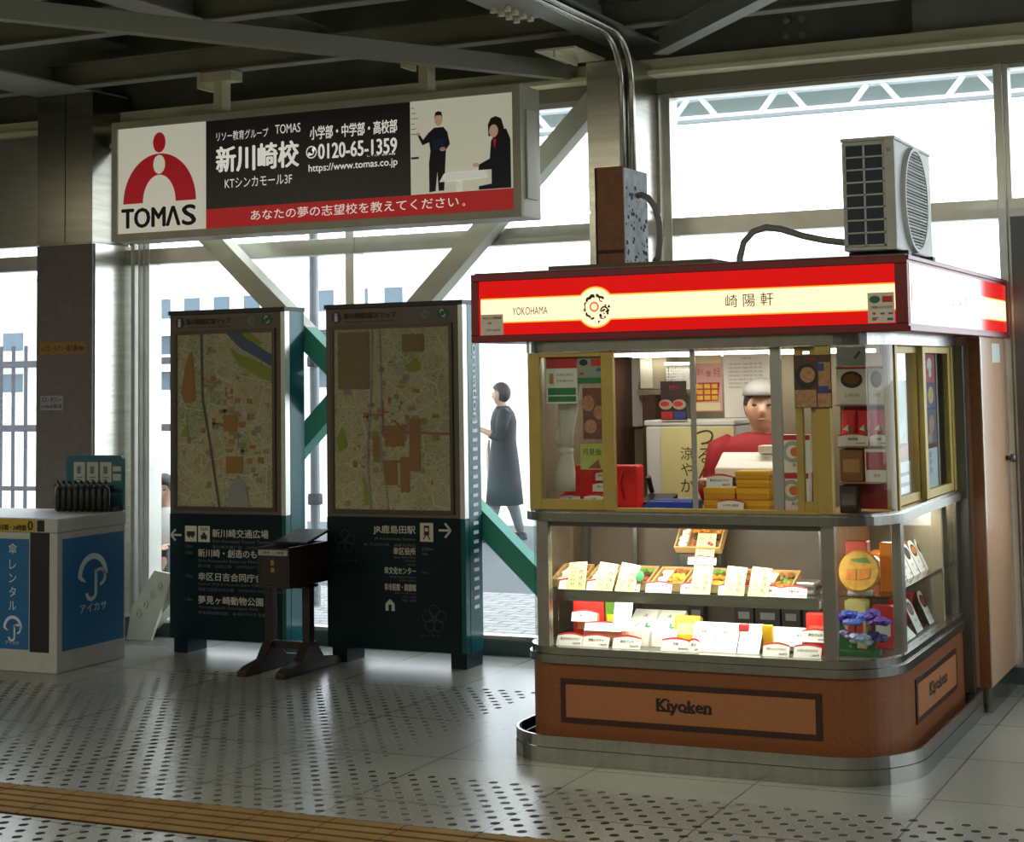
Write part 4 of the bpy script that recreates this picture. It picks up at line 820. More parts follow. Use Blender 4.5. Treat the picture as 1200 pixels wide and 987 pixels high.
t = obj('cable_conduit', MB().tube([(-2.712, 6.80, 2.405), (-2.695, 6.80, 2.41), (-2.662, 6.80, 2.395), (-2.630, 6.80, 2.35), (-2.612, 6.80, 2.28), (-2.610, 6.80, 2.2), (-2.620, 6.80, 2.13), (-2.640, 6.81, RB+.014)], .014, 8), HOSE, loc=(-2.65, 6.8, RB), smooth=True); tag(t, 'short grey conduit looping out of the switch box side', 'conduit')
t = obj('refrigerant_hose', MB().tube([(-2.345, 7.1, ROOF+.012), (-2.345, 7.1, 2.13), (-2.325, 7.1, 2.20), (-2.28, 7.1, 2.245), (-2.22, 7.1, 2.262), (-2.15, 7.1, 2.25), (-2.05, 7.1, 2.215), (-1.95, 7.1, 2.19), (-1.852, 7.1, 2.175)], .015, 8), mat('hose_pale', (.30, .30, .28), .6), loc=(-2.3, 7.1, ROOF), smooth=True); tag(t, 'pale hose arching from the stall roof to the air conditioner', 'hose')
for i, (x, lb) in enumerate(((-3.435, 'left one of two steel pipes running down the steel clad column'), (-3.375, 'right one of two steel pipes running down the steel clad column'))):
    yv = 8.415
    pts = [(x, 3.0, 3.475), (x, 8.15, 3.475)]+[(x, 8.15+(yv-8.15)*math.sin(a), 3.475-.27*(1-math.cos(a))) for a in [PI/2*k/8 for k in range(1, 9)]]+[(x, yv, 2.085)]
    t = obj('conduit_pipe', MB().tube(pts, .019, 10), STEEL, loc=(x, yv, 2.085), smooth=True); tag(t, lb, 'pipe', 'pipes on the steel column')
for i in range(9):
    pass
t = thing('air_conditioner_unit', 'white outdoor air conditioner unit on the stall roof corner', 'air conditioner', (-1.72, 7.35, ROOF))
ACW = mat('ac_white', (.66, .67, .62), .5, 0, .05, 10); AX0, AX1, AY0, AY1, AZ0, AZ1 = -1.842, -1.61, 7.0, 7.72, 2.118, 2.618
b = MB(); b.box(AX0, AX1, AY0+.008, AY1, AZ0+.012, AZ1-.015); obj('casing', b, ACW, t, bevel=.006)
b = MB(); b.box(AX0-.003, AX1+.003, AY0, AY1+.003, AZ1-.015, AZ1); obj('top_cover', b, ACW, t, bevel=.004)
b = MB(); b.box(AX0+.018, AX1-.052, AY0+.004, AY0+.0085, AZ0+.035, AZ1-.035); fn = obj('fin_block', b, mat('fin_blue', (.015, .03, .065), .5), t)
b = MB(); gx0, gx1 = AX0+.012, AX1-.048
for x in (gx0, gx0+.083, gx1-.004): b.box(x, x+.008, AY0-.002, AY0+.005, AZ0+.03, AZ1-.03)
for k in range(9): z = AZ0+.03+k*(AZ1-AZ0-.064)/8; b.box(gx0, gx1+.004, AY0-.002, AY0+.005, z, z+.007)
obj('side_grille', b, ACW, t)
b = MB(); b.box(AX1-.044, AX1, AY0-.001, AY0+.008, AZ0+.012, AZ1-.015); obj('corner_panel', b, ACW, t, bevel=.002)
b = MB(); b.lathe([(.008, 0), (.008, .004)], (0, 0, 0), 10); b.xform(Matrix.Translation((AX1-.025, AY0-.001, AZ1-.06)) @ Matrix.Rotation(PI/2, 4, 'X')); obj('screw_cap', b, DSTEEL, t)
fc = (AX1, 7.33, 2.365); FM = Matrix(((0, 0, 1, fc[0]), (1, 0, 0, fc[1]), (0, 1, 0, fc[2]), (0, 0, 0, 1)))
b = MB(); ell(b, FM @ Matrix.Translation((0, 0, .001)), 0, 0, .215, .215, 40); obj('fan_opening', b, mat('fan_dark', (.015, .02, .03), .6), t)
b = MB(); prof = [(.215, 0), (.235, 0), (.232, .022), (.218, .022)]; n = 40
rg = [[b.bm.verts.new(FM @ Vector((r*math.cos(2*PI*k/n), r*math.sin(2*PI*k/n), z))) for k in range(n)] for r, z in prof]
for A_, B_ in zip(rg, rg[1:]+rg[:1]):
    for k in range(n): b.bm.faces.new((A_[k], A_[(k+1) % n], B_[(k+1) % n], B_[k]))
obj('fan_ring', b, ACW, t)
b = MB()
for k in range(-15, 16):
    z = k*.0138; hw = math.sqrt(max(.215**2-z*z, 0))
    if hw > .02: b.tube([FM @ Vector((-hw, z, .016)), FM @ Vector((hw, z, .016))], .0032 if k % 3 else .005, 5)
obj('fan_guard', b, ACW, t)
b = MB(); b.lathe([(.05, 0), (.05, .03), (.02, .04)], (0, 0, 0), 14); b.xform(FM @ Matrix.Translation((0, 0, -.06)))
for k in range(3): b.box(.0, .18, -.04, .04, -.004, .0, FM @ Matrix.Translation((0, 0, -.03)) @ Matrix.Rotation(k*2*PI/3, 4, 'Z') @ Matrix.Rotation(.4, 4, 'X'))
b.bm.free()
for y in (7.08, 7.58): b = MB(); b.box(AX0+.0, AX1+.03, y, y+.06, ROOF, AZ0+.012); obj('mounting_foot', b, BLACK, t, bevel=.004)

# ================================================================== INSIDE THE STALL
def bx(name, x0, x1, y0, y1, z0, z1, m, par=None, bev=0): return obj(name, MB().box(x0, x1, y0, y1, z0, z1), m, par, None if par else ((x0+x1)/2, (y0+y1)/2, z0), bev)
b = MB(); b.box(XL+.02, -1.62, 7.74, 7.77, .03, 1.745); obj('back_wall_panel', b, BACKW, stall)
CARDW = mat('price_card_white', (.80, .80, .77), .45); CARDR = mat('price_card_red', (.50, .02, .03), .5); CTX = mat('card_text', (.06, .03, .03), .6)
def lean(x, y, z, a, rz=0): return Matrix.Translation((x, y, z)) @ Matrix.Rotation(rz, 4, 'Z') @ Matrix.Rotation(-a, 4, 'X')
def lobj(name, mb, m, par): return obj(name, mb, m, par, local=True)
def place(t, x, y, z, a=0, rz=0): t.location = (x, y, z); t.rotation_euler = (Matrix.Rotation(rz, 3, 'Z') @ Matrix.Rotation(-a, 3, 'X')).to_euler(); return t
FL = lambda k=0: FRONT(-.0004-.0005*k)
def ltext(name, m, par, rows, k=1, **kw):
    mb = MB()
    for r in rows: put_text(mb, FL(k), *r[:3], **{**kw, **(dict(h=r[3]) if len(r) < 5 else dict(h=r[3], **r[4]))})
    return lobj(name, mb, m, par)
def price_card(x, y, z, w, h, name, price, label, a=.45, rz=0, grp='price cards', cat='price card'):
    t = thing('price_card', label, cat, (0, 0, 0), grp)
    pts = [(-w/2, 0), (w/2, 0), (w/2, h*.82)]+[(w/2-w*i/10, h*(.82+.18*math.sin(PI*i/10))) for i in range(1, 10)]+[(-w/2, h*.82)]
    b = MB().prism(pts, 'y', 0, .002); lobj('card', b, CARDW, t)
    b = MB(); poly(b, FL(), [(w/2, h*.82)]+[(w/2-w*i/10, h*(.82+.18*math.sin(PI*i/10))) for i in range(1, 10)]+[(-w/2, h*.82)]+[(-w/2+w*i/10, h*(.72+.14*math.sin(PI*i/10))) for i in range(0, 11)]); lobj('red_heading', b, CARDR, t)
    ltext('lettering', CTX, t, [(name, 0, h*.42, h*.20, dict(align='c', w=min(w*.74, h*.2*len(name)))), (price, w*.42, h*.12, h*.15, dict(align='r', w=w*.3))], bold=.02)
    return place(t, x, y, z, a, rz)
U = .6905
for x, w, nm, pr, lb in ((-3.03, .10, '弁当', '1,080円', 'price card behind the leftmost yellow tag on the upper shelf'), (-2.893, .11, 'お弁当', '980円', 'price card behind the second yellow tag on the upper shelf'),
    (-2.735, .07, '幕の内', '800円', 'price card with a green leaf seal on the upper shelf'), (-2.613, .118, 'シウマイ弁当', '1,180円', 'upper shelf price card for shumai lunch, uncovered by any tag'),
    (-2.478, .07, '御弁当', '930円', 'narrow price card left of the middle yellow tag'), (-2.288, .114, 'お弁当', '980円', 'price card behind the fifth yellow tag on the upper shelf'),
    (-2.12, .085, '御飯', '900円', 'price card right of the last yellow tag on the upper shelf'), (-2.02, .115, '炒飯弁当', '720円', 'rightmost price card on the upper shelf')):
    price_card(x, 6.690, U, w, .055, nm, pr, lb, grp='upper shelf price cards')
b = MB(); b.ball((0, 0, 0), .02, 2, (1, .25, 1.2)); 
t = obj('leaf_seal', b, mat('leaf_seal_green', (.05, .26, .10), .5), loc=(0, 0, 0)); place(t, -2.70, 6.705, U+.065, .3); tag(t, 'green leaf shaped seal above the third price card', 'seal')
TAGY = mat('tag_yellow', (.72, .64, .33), .6)
def ytag(x, z, lb, a=.42, y=6.678):
    t = thing('waiting_tag', lb, 'tag', (0, 0, 0), 'yellow waiting tags')
    lobj('card', MB().box(-.043, .043, 0, .0015, 0, .128), TAGY, t)
    mb = MB()
    for i, c in enumerate('入荷待ち'): put_text(mb, FL(1), c, .018, .098-i*.027, .022, align='c')
    for i in range(5): stroke(mb, FL(1), [(-.012+.003*(i % 2), .108-i*.018), (-.016, .098-i*.018)], .003); stroke(mb, FL(1), [(-.027, .108-i*.018), (-.022-.003*(i % 2), .099-i*.018)], .003)
    lobj('lettering', mb, CTX, t); place(t, x, y, z, a)
    t.rotation_euler.y = random.uniform(-.12, .16); return t
for i, (x, lb) in enumerate(((-2.99, 'leftmost yellow waiting tag on the upper food shelf'), (-2.865, 'second yellow waiting tag from the left on upper shelf'), (-2.765, 'third yellow waiting tag, beside the leaf seal'), (-2.42, 'middle yellow waiting tag, under the raised lunch box'), (-2.276, 'fifth yellow waiting tag on the upper food shelf'), (-2.168, 'rightmost yellow waiting tag on the upper food shelf'))): ytag(x, U, lb)
WOODB = mat('bento_wood', (.50, .32, .13), .5, 0, .15, 8, stretch=(1, 6, 6)); RICE = mat('rice', (.78, .76, .70), .6)
FOODS = {'orange': (.62, .20, .02), 'brown': (.22, .08, .02), 'yellow': (.72, .45, .05), 'red': (.42, .03, .015), 'green': (.10, .22, .04), 'dark': (.05, .025, .015)}
for k, v in FOODS.items(): mat('food_'+k, v, .45, 0, .25, 30)
def bento(x0, x1, z, cols, lb, y=6.735, d=.16, a=.33, tray=WOODB, rice=.4, grp='lunch boxes on the upper shelf'):
    w = x1-x0; t = thing('lunch_box', lb, 'lunch box', (0, 0, 0), grp); h = .038
    b = MB(); b.box(-w/2, w/2, 0, d, 0, .006); b.box(-w/2, w/2, 0, .006, .006, h); b.box(-w/2, w/2, d-.006, d, .006, h); b.box(-w/2, -w/2+.006, .006, d-.006, .006, h); b.box(w/2-.006, w/2, .006, d-.006, .006, h)
    xs = -w/2+.008+rice*(w-.016); b.box(xs-.002, xs+.002, .006, d-.006, .006, h-.004); lobj('tray', b, tray, t)
    if rice:
        b = MB()
        for i in range(22): b.ball((random.uniform(-w/2+.02, xs-.012), random.uniform(.018, d-.018), .024), .015, 1, (1, 1, .6), .1)
        lobj('rice', b, RICE, t)
    n = max(len(cols), 1)
    for k, c in enumerate(cols):
        b = MB(); ya, yb = .012+(d-.024)*k/n, .012+(d-.024)*(k+1)/n
        for i in range(9): b.ball((random.uniform(xs+.014, w/2-.016), random.uniform(ya+.006, yb-.004), .026+random.uniform(0, .006)), random.uniform(.010, .017), 1, (1, .9, .7), .15)
        lobj('side_dish', b, MATS['food_'+c], t)
    t.location = ((x0+x1)/2, y, z); t.rotation_euler = (a, 0, 0); return t
for x0, x1, cs, r, lb in ((-3.13, -2.985, ['orange', 'green', 'brown'], .5, 'leftmost lunch box on the upper shelf, half filled with rice'), (-2.965, -2.845, ['brown', 'orange', 'red'], .35, 'narrow lunch box behind the second yellow tag'), (-2.83, -2.675, ['red', 'dark', 'green'], .3, 'lunch box with dark red dishes behind the leaf seal'),
    (-2.66, -2.515, ['orange', 'yellow', 'brown'], .45, 'lunch box heaped with orange shrimp and rice'), (-2.50, -2.335, ['yellow', 'orange', 'green'], .2, 'lunch box of yellow and orange dishes under the raised box'), (-2.32, -2.19, ['red', 'brown', 'brown'], 0, 'dark lunch box of glazed red meat'), (-2.175, -2.035, ['orange', 'green', 'brown'], .35, 'rightmost lunch box with fried orange food')):
    bento(x0, x1, U+.004, cs, lb, rice=r)
t = obj('display_riser', MB().prism([(6.93, U), (7.0, U), (7.0, .86), (6.93, .835)], 'x', -2.60, -2.41), DSTEEL, loc=(-2.5, 6.96, U)); tag(t, 'dark riser holding up the raised lunch box', 'riser')
bento(-2.612, -2.40, .838, ['red', 'dark', 'orange'], 'raised lunch box tilted up at the middle of the upper shelf', y=6.915, d=.125, a=.80, rice=.25)
ytag(-2.47, .806, 'yellow waiting tag on the raised lunch box', .42, 6.872)
t = price_card(-2.475, 6.862, .795, .13, .04, '弁当', '1,400円', 'price card at the foot of the raised lunch box', .3)
t = thing('packet', 'silver packet at the right end of the upper shelf', 'packet', (-2.0, 6.85, U)); bx('wrapper', -2.05, -1.955, 6.80, 6.90, U, U+.055, mat('silver_foil', (.5, .5, .48), .3, .9), t, .01); bx('band', -2.052, -1.953, 6.798, 6.902, U+.02, U+.036, DSTEEL, t)

# lower deck: gift boxes, menu boards and cards
D0 = .4635
GB = {}
def giftbox(x0, x1, y0, y1, z0, z1, col, lb, band=None, a=0, nm='gift_box'):
    t = thing(nm, lb, 'box', ((x0+x1)/2, y0, z0)); m = mat('box_'+lb.split()[0]+lb.split()[1], col, .4, 0, .12, 18)
    w, d, h = x1-x0, y1-y0, z1-z0
    lobj('carton', MB().box(-w/2, w/2, 0, d, 0, h), m, t).modifiers.new('bevel', 'BEVEL').width = .003
    if band: lobj('print', rect(MB(), FRONT(-.0006), -w*.36, w*.36, h*.3, h*.7), mat('print_'+lb.split()[0]+lb.split()[1], band, .5), t)
    t.rotation_euler = (-a, 0, 0); return t
giftbox(-3.035, -2.89, 6.745, 6.79, D0, .638, (.55, .02, .015), 'bright red gift box at the left of the lower deck', (.65, .25, .10))
giftbox(-2.885, -2.815, 6.75, 6.79, D0, .636, (.08, .20, .02), 'green gift box with a yellow flower print', (.65, .50, .03))
giftbox(-2.955, -2.775, 6.672, 6.735, D0, .525, (.70, .22, .12), 'salmon pink gift box in front of the red one', (.75, .45, .3))
def flatcard(nm, x, y, z, w, h, a, m, lb, cat, rows=(), extra=None, grp=None, rz=0, th=.003):
    t = thing(nm, lb, cat, (0, 0, 0), grp); lobj('board', MB().box(-w/2, w/2, 0, th, 0, h), m, t)
    if rows: ltext('lettering', CTX, t, rows)
    if extra:
        for en, ef, em in extra: bb = MB(); ef(bb); lobj(en, bb, em, t)
    return place(t, x, y, z, a, rz)
flatcard('menu_card', -2.775, 6.660, .53, .082, .13, .35, CARDW, 'white menu card leaning on the green gift box', 'menu card', [('春', .0, .085, .02)])
price_card(-2.86, 6.655, .526, .17, .045, 'シウマイ', '710円', 'wide price card on top of the salmon pink box', .5, grp='lower deck price cards')
price_card(-2.965, 6.70, .555, .12, .052, '月餅シウマイ', '670円', 'price card in front of the bright red gift box', .3, grp='lower deck price cards')
W1 = mat('carton_white', (.82, .81, .76), .5)
for x, z, lb, c in ((-2.715, D0, 'left one of two slanted white cartons on the lower deck', '天'), (-2.605, D0, 'right one of two slanted white cartons with green leaves', '天')):
    t = thing('slanted_carton', lb, 'carton', (0, 0, 0)); b = MB().prism([(0, 0), (.16, .0), (.17, .10), (.145, .135), (.02, .06)], 'x', -.062, .062); lobj('carton', b, W1, t)
    Mx = Matrix.Translation((0, .02, .06)) @ Matrix.Rotation(-1.03, 4, 'X') @ FRONT(-.001)
    bb = MB(); put_text(bb, Mx, c, 0, .09, .022, align='c'); stroke(bb, Mx, [(-.03, .03), (-.01, .05)], .004); lobj('lettering', bb, CTX, t)
    bb = MB(); ell(bb, Mx, .03, .03, .014, .008, 10); ell(bb, Mx, .02, .045, .006, .012, 8); lobj('leaf_print', bb, MATS['leaf_seal_green'], t); t.location = (x, 6.70, z)
t = giftbox(-2.565, -2.45, 6.72, 6.76, D0+.02, .60, (.72, .42, .01), 'yellow gift box between the cartons and menu boards', (.85, .70, .25), .35)
bx('prop', 0, 0.001, 0, .001, 0, .001, W1, t) if False else None
for x, w, lb in ((-2.405, .105, 'leftmost white menu board on the lower deck'), (-2.31, .105, 'second white menu board on the lower deck'), (-2.205, .095, 'third white menu board on the lower deck')):
    flatcard('menu_board', x, 6.645, D0, w, .135, .60, CARDW, lb, 'menu board', [('御献立', 0, .085, .012, dict(align='c')), ('弁当', .0, .03, .010)], grp='menu boards on the lower deck')
for x, c, lb in ((-2.262, (.55, .06, .07), 'pink red packet behind the second menu board'), (-2.16, (.70, .40, .01), 'amber packet behind the third menu board')): giftbox(x, x+.045, 6.70, 6.72, D0, .575, c, lb, nm='packet')
flatcard('paper_wrapped_pack', -2.07, 6.70, D0+.03, .155, .10, .85, CARDW, 'white paper wrapped pack beside the red one', 'pack', [('横濱', .045, .05, .012)], th=.03)
giftbox(-1.975, -1.885, 6.72, 6.77, D0, .628, (.60, .02, .015), 'red gift box at the right of the lower deck', (.70, .12, .06))
for x, w, nm, pr, lb in ((-3.0, .12, '昔ながらのシウマイ', '780円', 'leftmost price card at the front of the lower deck'), (-2.877, .122, '特製シウマイ', '1,480円', 'second price card at the front of the lower deck'), (-2.735, .128, '真空パック', '950円', 'third price card at the front of the lower deck'), (-2.515, .125, '月餅', '890円', 'price card below the yellow gift box'), (-2.435, .05, '菓子', '600円', 'small price card left of the menu boards'), (-2.077, .112, 'ポケットシウマイ', '360円', 'price card below the white wrapped pack'), (-1.945, .115, 'いろいろシウマイ', '1,200円', 'rightmost price card at the front of the lower deck')):
    price_card(x, 6.615, D0, w, .06, nm, pr, lb, grp='lower deck price cards')
price_card(-1.925, 6.665, .52, .115, .058, '真空パック', '650円', 'price card in front of the right red gift box', .4, grp='lower deck price cards')
for x0, x1, z, lb in ((-2.60, -2.53, .59, 'black food tray at the back, behind the yellow box'), (-2.385, -2.30, .60, 'black food tray at the back, behind the first menu board'), (-2.29, -2.18, .603, 'black food tray at the back, behind the second menu board'), (-2.17, -2.09, .60, 'black food tray at the back, behind the wrapped pack'), (-2.075, -1.985, .60, 'black food tray at the back, behind the red box')):
    t = thing('black_tray', lb, 'tray', ((x0+x1)/2, 7.02, D0), 'black trays at the back of the lower deck'); w = x1-x0
    lobj('tray', MB().box(-w/2, w/2, 0, .06, 0, z-D0).box(-w/2-.004, w/2+.004, -.004, .064, z-D0, z-D0+.006), BLACK, t); lobj('label', rect(MB(), FRONT(-.001), -w*.3, w*.3, .085, .115), mat('tray_label', (.22, .22, .20), .5), t)
t = thing('bread_tray', 'low tray of brown buns at the back of the lower deck', 'tray', (-2.47, 6.93, D0))
lobj('tray', MB().box(-.085, .085, 0, .09, 0, .05), BLACK, t); b = MB()
for i in range(8): b.ball((-.065+.018*i, .045, .058), .018, 1, (1, 1.4, .8), .08)
lobj('buns', b, MATS['food_brown'], t)

# counter top
C0 = 1.0365
t = thing('cooler_bag', 'bright red cooler bag folded on the counter behind the left window', 'bag', (-2.92, 6.80, C0)); RB_ = mat('bag_red', (.70, .012, .010), .45, 0, .1, 10)
b = MB(); b.prism([(-3.10, C0), (-2.735, C0), (-2.73, 1.225), (-3.03, 1.225), (-3.08, 1.17)], 'y', 6.78, 6.86); obj('bag_body', b, RB_, t, bevel=.012)
b = MB(); b.prism([(-3.11, C0), (-2.80, C0), (-2.83, 1.055), (-3.09, 1.06)], 'y', 6.70, 6.78); obj('bag_fold', b, RB_, t, bevel=.004)
b = MB(); b.tube([(-2.80, 6.776, 1.20), (-2.815, 6.765, 1.15), (-2.80, 6.77, 1.08)], .006, 6); obj('strap', b, RB_, t)
for x, z, w, lb in ((-3.02, 1.062, .095, 'arched price label low on the left of the red bag'), (-2.905, 1.062, .095, 'arched price label low on the right of the red bag'), (-2.90, 1.110, .085, 'arched price label in the middle of the red bag'), (-2.893, 1.158, .07, 'arched price label high on the red bag')):
    price_card(x, 6.698 if z < 1.1 else 6.772, z, w, .043, '保冷バッグ' if z > 1.1 else '月餅', '400円', lb, .05, grp='labels on the red bag')
t = thing('coin_tray', 'long blue coin tray on the counter', 'tray', (-2.54, 6.72, C0)); b = MB(); b.prism([(-2.665, C0), (-2.44, C0), (-2.44, C0+.045), (-2.63, C0+.045), (-2.675, C0+.012)], 'y', 6.66, 6.80); obj('tray_body', b, mat('coin_blue', (.015, .06, .50), .4), t, bevel=.006); bx('tray_mat', -2.62, -2.45, 6.675, 6.785, C0+.0455, C0+.048, mat('coin_blue_dark', (.01, .04, .3), .6), t)
YEL = mat('box_yellow', (.75, .40, .01), .4, 0, .08, 14); YELD = mat('box_gold', (.62, .30, .01), .4)
def ybox(x0, x1, z0, h, lb, y=6.70):
    t = thing('yellow_box', lb, 'box', ((x0+x1)/2, y, z0), 'yellow gift boxes on the counter'); w = x1-x0
    lobj('carton', MB().box(-w/2, w/2, 0, .11, 0, h*.62), YELD, t).modifiers.new('bevel', 'BEVEL').width = .003; lobj('lid', MB().box(-w/2-.002, w/2+.002, -.002, .112, h*.45, h), YEL, t).modifiers.new('bevel', 'BEVEL').width = .004
ybox(-2.40, -2.262, C0, .05, 'bottom yellow box of the left stack'); ybox(-2.40, -2.262, C0+.051, .05, 'top yellow box of the left stack')
ybox(-2.255, -2.115, C0, .05, 'bottom yellow box of the taller right stack'); ybox(-2.255, -2.115, C0+.051, .05, 'second yellow box of the taller right stack'); ybox(-2.255, -2.115, C0+.102, .034, 'third yellow box of the taller right stack'); ybox(-2.258, -2.112, C0+.137, .034, 'topmost yellow box of the taller right stack')
price_card(-2.33, 6.70, C0+.102, .115, .058, '昔ながらのシウマイ', '880円', 'price card standing on the left yellow stack', .15, grp='counter price cards')
price_card(-2.275, 6.672, C0, .115, .058, 'シウマイ弁当', '1,180円', 'price card in front of both yellow stacks', .2, grp='counter price cards')
t = thing('cash_register', 'white cash register with a raised printer on the counter', 'cash register', (-2.26, 6.93, C0))
b = MB(); b.prism([(6.87, C0), (7.0, C0), (7.0, 1.27), (6.97, 1.275), (6.86, 1.21)], 'x', -2.395, -2.125); obj('register_body', b, mat('register_white', (.78, .76, .70), .4), t, bevel=.006); bx('printer', -2.22, -2.15, 6.93, 7.0, 1.27, 1.305, MATS['register_white'], t, .006)
bx('display', -2.33, -2.26, 6.853, 6.87, 1.13, 1.175, BLACK, t, .002); t.location.y -= .03
for x, z0, z1, lb in ((-2.04, C0, 1.195, 'lower red and white packet right of the yellow boxes'), (-2.03, 1.197, 1.355, 'upper red and white packet right of the yellow boxes')):
    t = thing('food_packet', lb, 'packet', (x, 6.78, z0), 'packets by the right window'); h = z1-z0
    lobj('packet', MB().box(-.055, .075, 0, .05, 0, h), PAPER, t); lobj('red_heading', rect(MB(), FRONT(-.0007), -.055, .075, h*.86, h), CARDR, t)
    b = MB(); arcband(b, FRONT(-.0008), .0, h*.55, .028, .045, 0, 2*PI, 20); lobj('ring_print', b, mat('print_greygreen', (.35, .42, .40), .5), t)
    b = MB(); ell(b, FRONT(-.0009), .01, h*.55, .02, .02, 12); lobj('orange_print', b, MATS['food_orange'], t); ltext('lettering', CTX, t, [('あんず', 0, h*.16, .016)], 2)

t = thing('telephone', 'black telephone on the counter behind the blue coin tray', 'telephone', (-2.70, 6.92, C0)); b = MB(); b.prism([(6.86, C0), (6.98, C0), (6.98, C0+.055), (6.86, C0+.025)], 'x', -2.76, -2.62); obj('telephone_base', b, BLACK, t, bevel=.006)
b = MB(); b.tube([(-2.74, 6.97, C0+.06), (-2.74, 6.95, C0+.09), (-2.74, 6.93, C0+.13)], .012, 8); obj('handset', b, BLACK, t); bx('display', -2.70, -2.64, 6.858, 6.863, C0+.012, C0+.03, mat('lcd_tan', (.4, .28, .2), .4), t)
t = thing('dark_cabinet', 'dark brown open cabinet under the shelf at the back of the stall', 'cabinet', (-2.98, 7.6, .03)); bx('carcass', -3.02, -2.955, 7.58, 7.739, .03, 1.50, DBR if 'DBR' in globals() else mat('inner_brown', (.10, .05, .03), .5), t); bx('shelf_board', -3.025, -2.955, 7.57, 7.739, 1.50, 1.518, mat('inner_brown', (.10, .05, .03), .5), t)
# things hung in the left window
def sheet(nm, x0, x1, z0, z1, y, m, lb, cat, parts=(), grp=None, M=None):
    t = thing(nm, lb, cat, ((x0+x1)/2, y, z0), grp); obj('sheet', MB().box(x0, x1, y, y+.0015, z0, z1), m, t)
    for n_, f_, m_ in parts: bb = MB(); f_(bb, FRONT(y-.0008)); obj(n_, bb, m_, t)
    return t
GRN = mat('notice_dark_green', (.02, .20, .07), .5)
sheet('notice_sheet', -3.066, -2.921, 1.50, 1.70, 6.578, PAPER, 'white notice with red heading and green blocks in the left window', 'notice', [
    ('red_heading', lambda b, M: rect(b, M, -3.066, -2.921, 1.652, 1.70), CARDR), ('green_block', lambda b, M: (rect(b, M, -3.06, -2.927, 1.508, 1.532), rect(b, M, -3.06, -2.927, 1.537, 1.568)), GRN), ('orange_block', lambda b, M: rect(b, M, -3.053, -3.033, 1.585, 1.63), MATS['food_orange']),
    ('lettering', lambda b, M: [put_text(b, M, s_, u, v, .012, w) for s_, u, v, w in (('お持ち帰り', -3.02, 1.618, .08), ('予約受付中', -3.02, 1.592, .08))], GRN)])
sheet('card_notice', -2.919, -2.803, 1.585, 1.70, 6.579, mat('notice_grey', (.30, .34, .30), .5), 'grey payment card notice beside the white one in the left window', 'notice', [
    ('red_logo', lambda b, M: (rect(b, M, -2.855, -2.81, 1.66, 1.69), rect(b, M, -2.91, -2.89, 1.622, 1.632)), RED), ('green_strip', lambda b, M: (rect(b, M, -2.919, -2.803, 1.585, 1.61)), GRN), ('dark_logo', lambda b, M: ell(b, M, -2.89, 1.675, .02, .014, 12), BLACK), ('blue_logo', lambda b, M: rect(b, M, -2.83, -2.81, 1.636, 1.65), mat('ic_blue', (.06, .12, .3)))])
sheet('food_poster', -2.915, -2.81, 1.345, 1.565, 6.62, mat('poster_maroon', (.16, .06, .045), .5, 0, .3, 30), 'dark food photo poster hanging behind the left window', 'poster', [('dish_photo', lambda b, M: (ell(b, M, -2.89, 1.50, .03, .035, 14), ell(b, M, -2.84, 1.46, .025, .03, 14), ell(b, M, -2.88, 1.40, .03, .03, 14)), mat('poster_dish', (.45, .20, .12), .5, 0, .4, 60))])
t = sheet('hand_written_sign', -2.935, -2.81, 1.215, 1.325, 6.63, mat('sign_lime', (.42, .48, .10), .6), 'lime green handwritten sign above the red bag', 'sign', [('lettering', lambda b, M: [put_text(b, M, '月見飯', -2.925, 1.275, .03, .09)], CTX), ('dish_photo', lambda b, M: poly(b, M, [(-2.90, 1.22), (-2.84, 1.22), (-2.85, 1.26)]), MATS['food_brown'])])
t = thing('tied_curtain', 'white cloth curtain tied in a knot behind the left window', 'curtain', (-3.02, 6.66, 1.10)); CLO = mat('cloth_white', (.55, .53, .47), .8)
b = MB(); b.loft([(-3.03, 6.66, 1.12, .055, .03), (-3.025, 6.66, 1.20, .05, .032), (-3.015, 6.66, 1.275, .03, .025), (-3.015, 6.66, 1.30, .028, .024)]); obj('lower_cloth', b, CLO, t, smooth=True)
b = MB(); b.loft([(-3.015, 6.66, 1.30, .03, .025), (-3.0, 6.66, 1.38, .022, .015), (-2.975, 6.66, 1.52, .03, .012), (-2.965, 6.66, 1.70, .032, .01)]); b.loft([(-3.02, 6.66, 1.30, .028, .02), (-3.03, 6.66, 1.40, .02, .012), (-3.025, 6.66, 1.52, .025, .012), (-3.02, 6.66, 1.70, .03, .01)]); obj('upper_cloth', b, CLO, t, smooth=True)
b = MB(); b.ball((-3.015, 6.655, 1.295), .036, 2, (1, .8, .6), .05); b.loft([(-3.04, 6.65, 1.31, .012, .01), (-3.05, 6.645, 1.36, .016, .01), (-3.045, 6.645, 1.40, .004, .004)]); obj('knot', b, CLO, t, smooth=True)
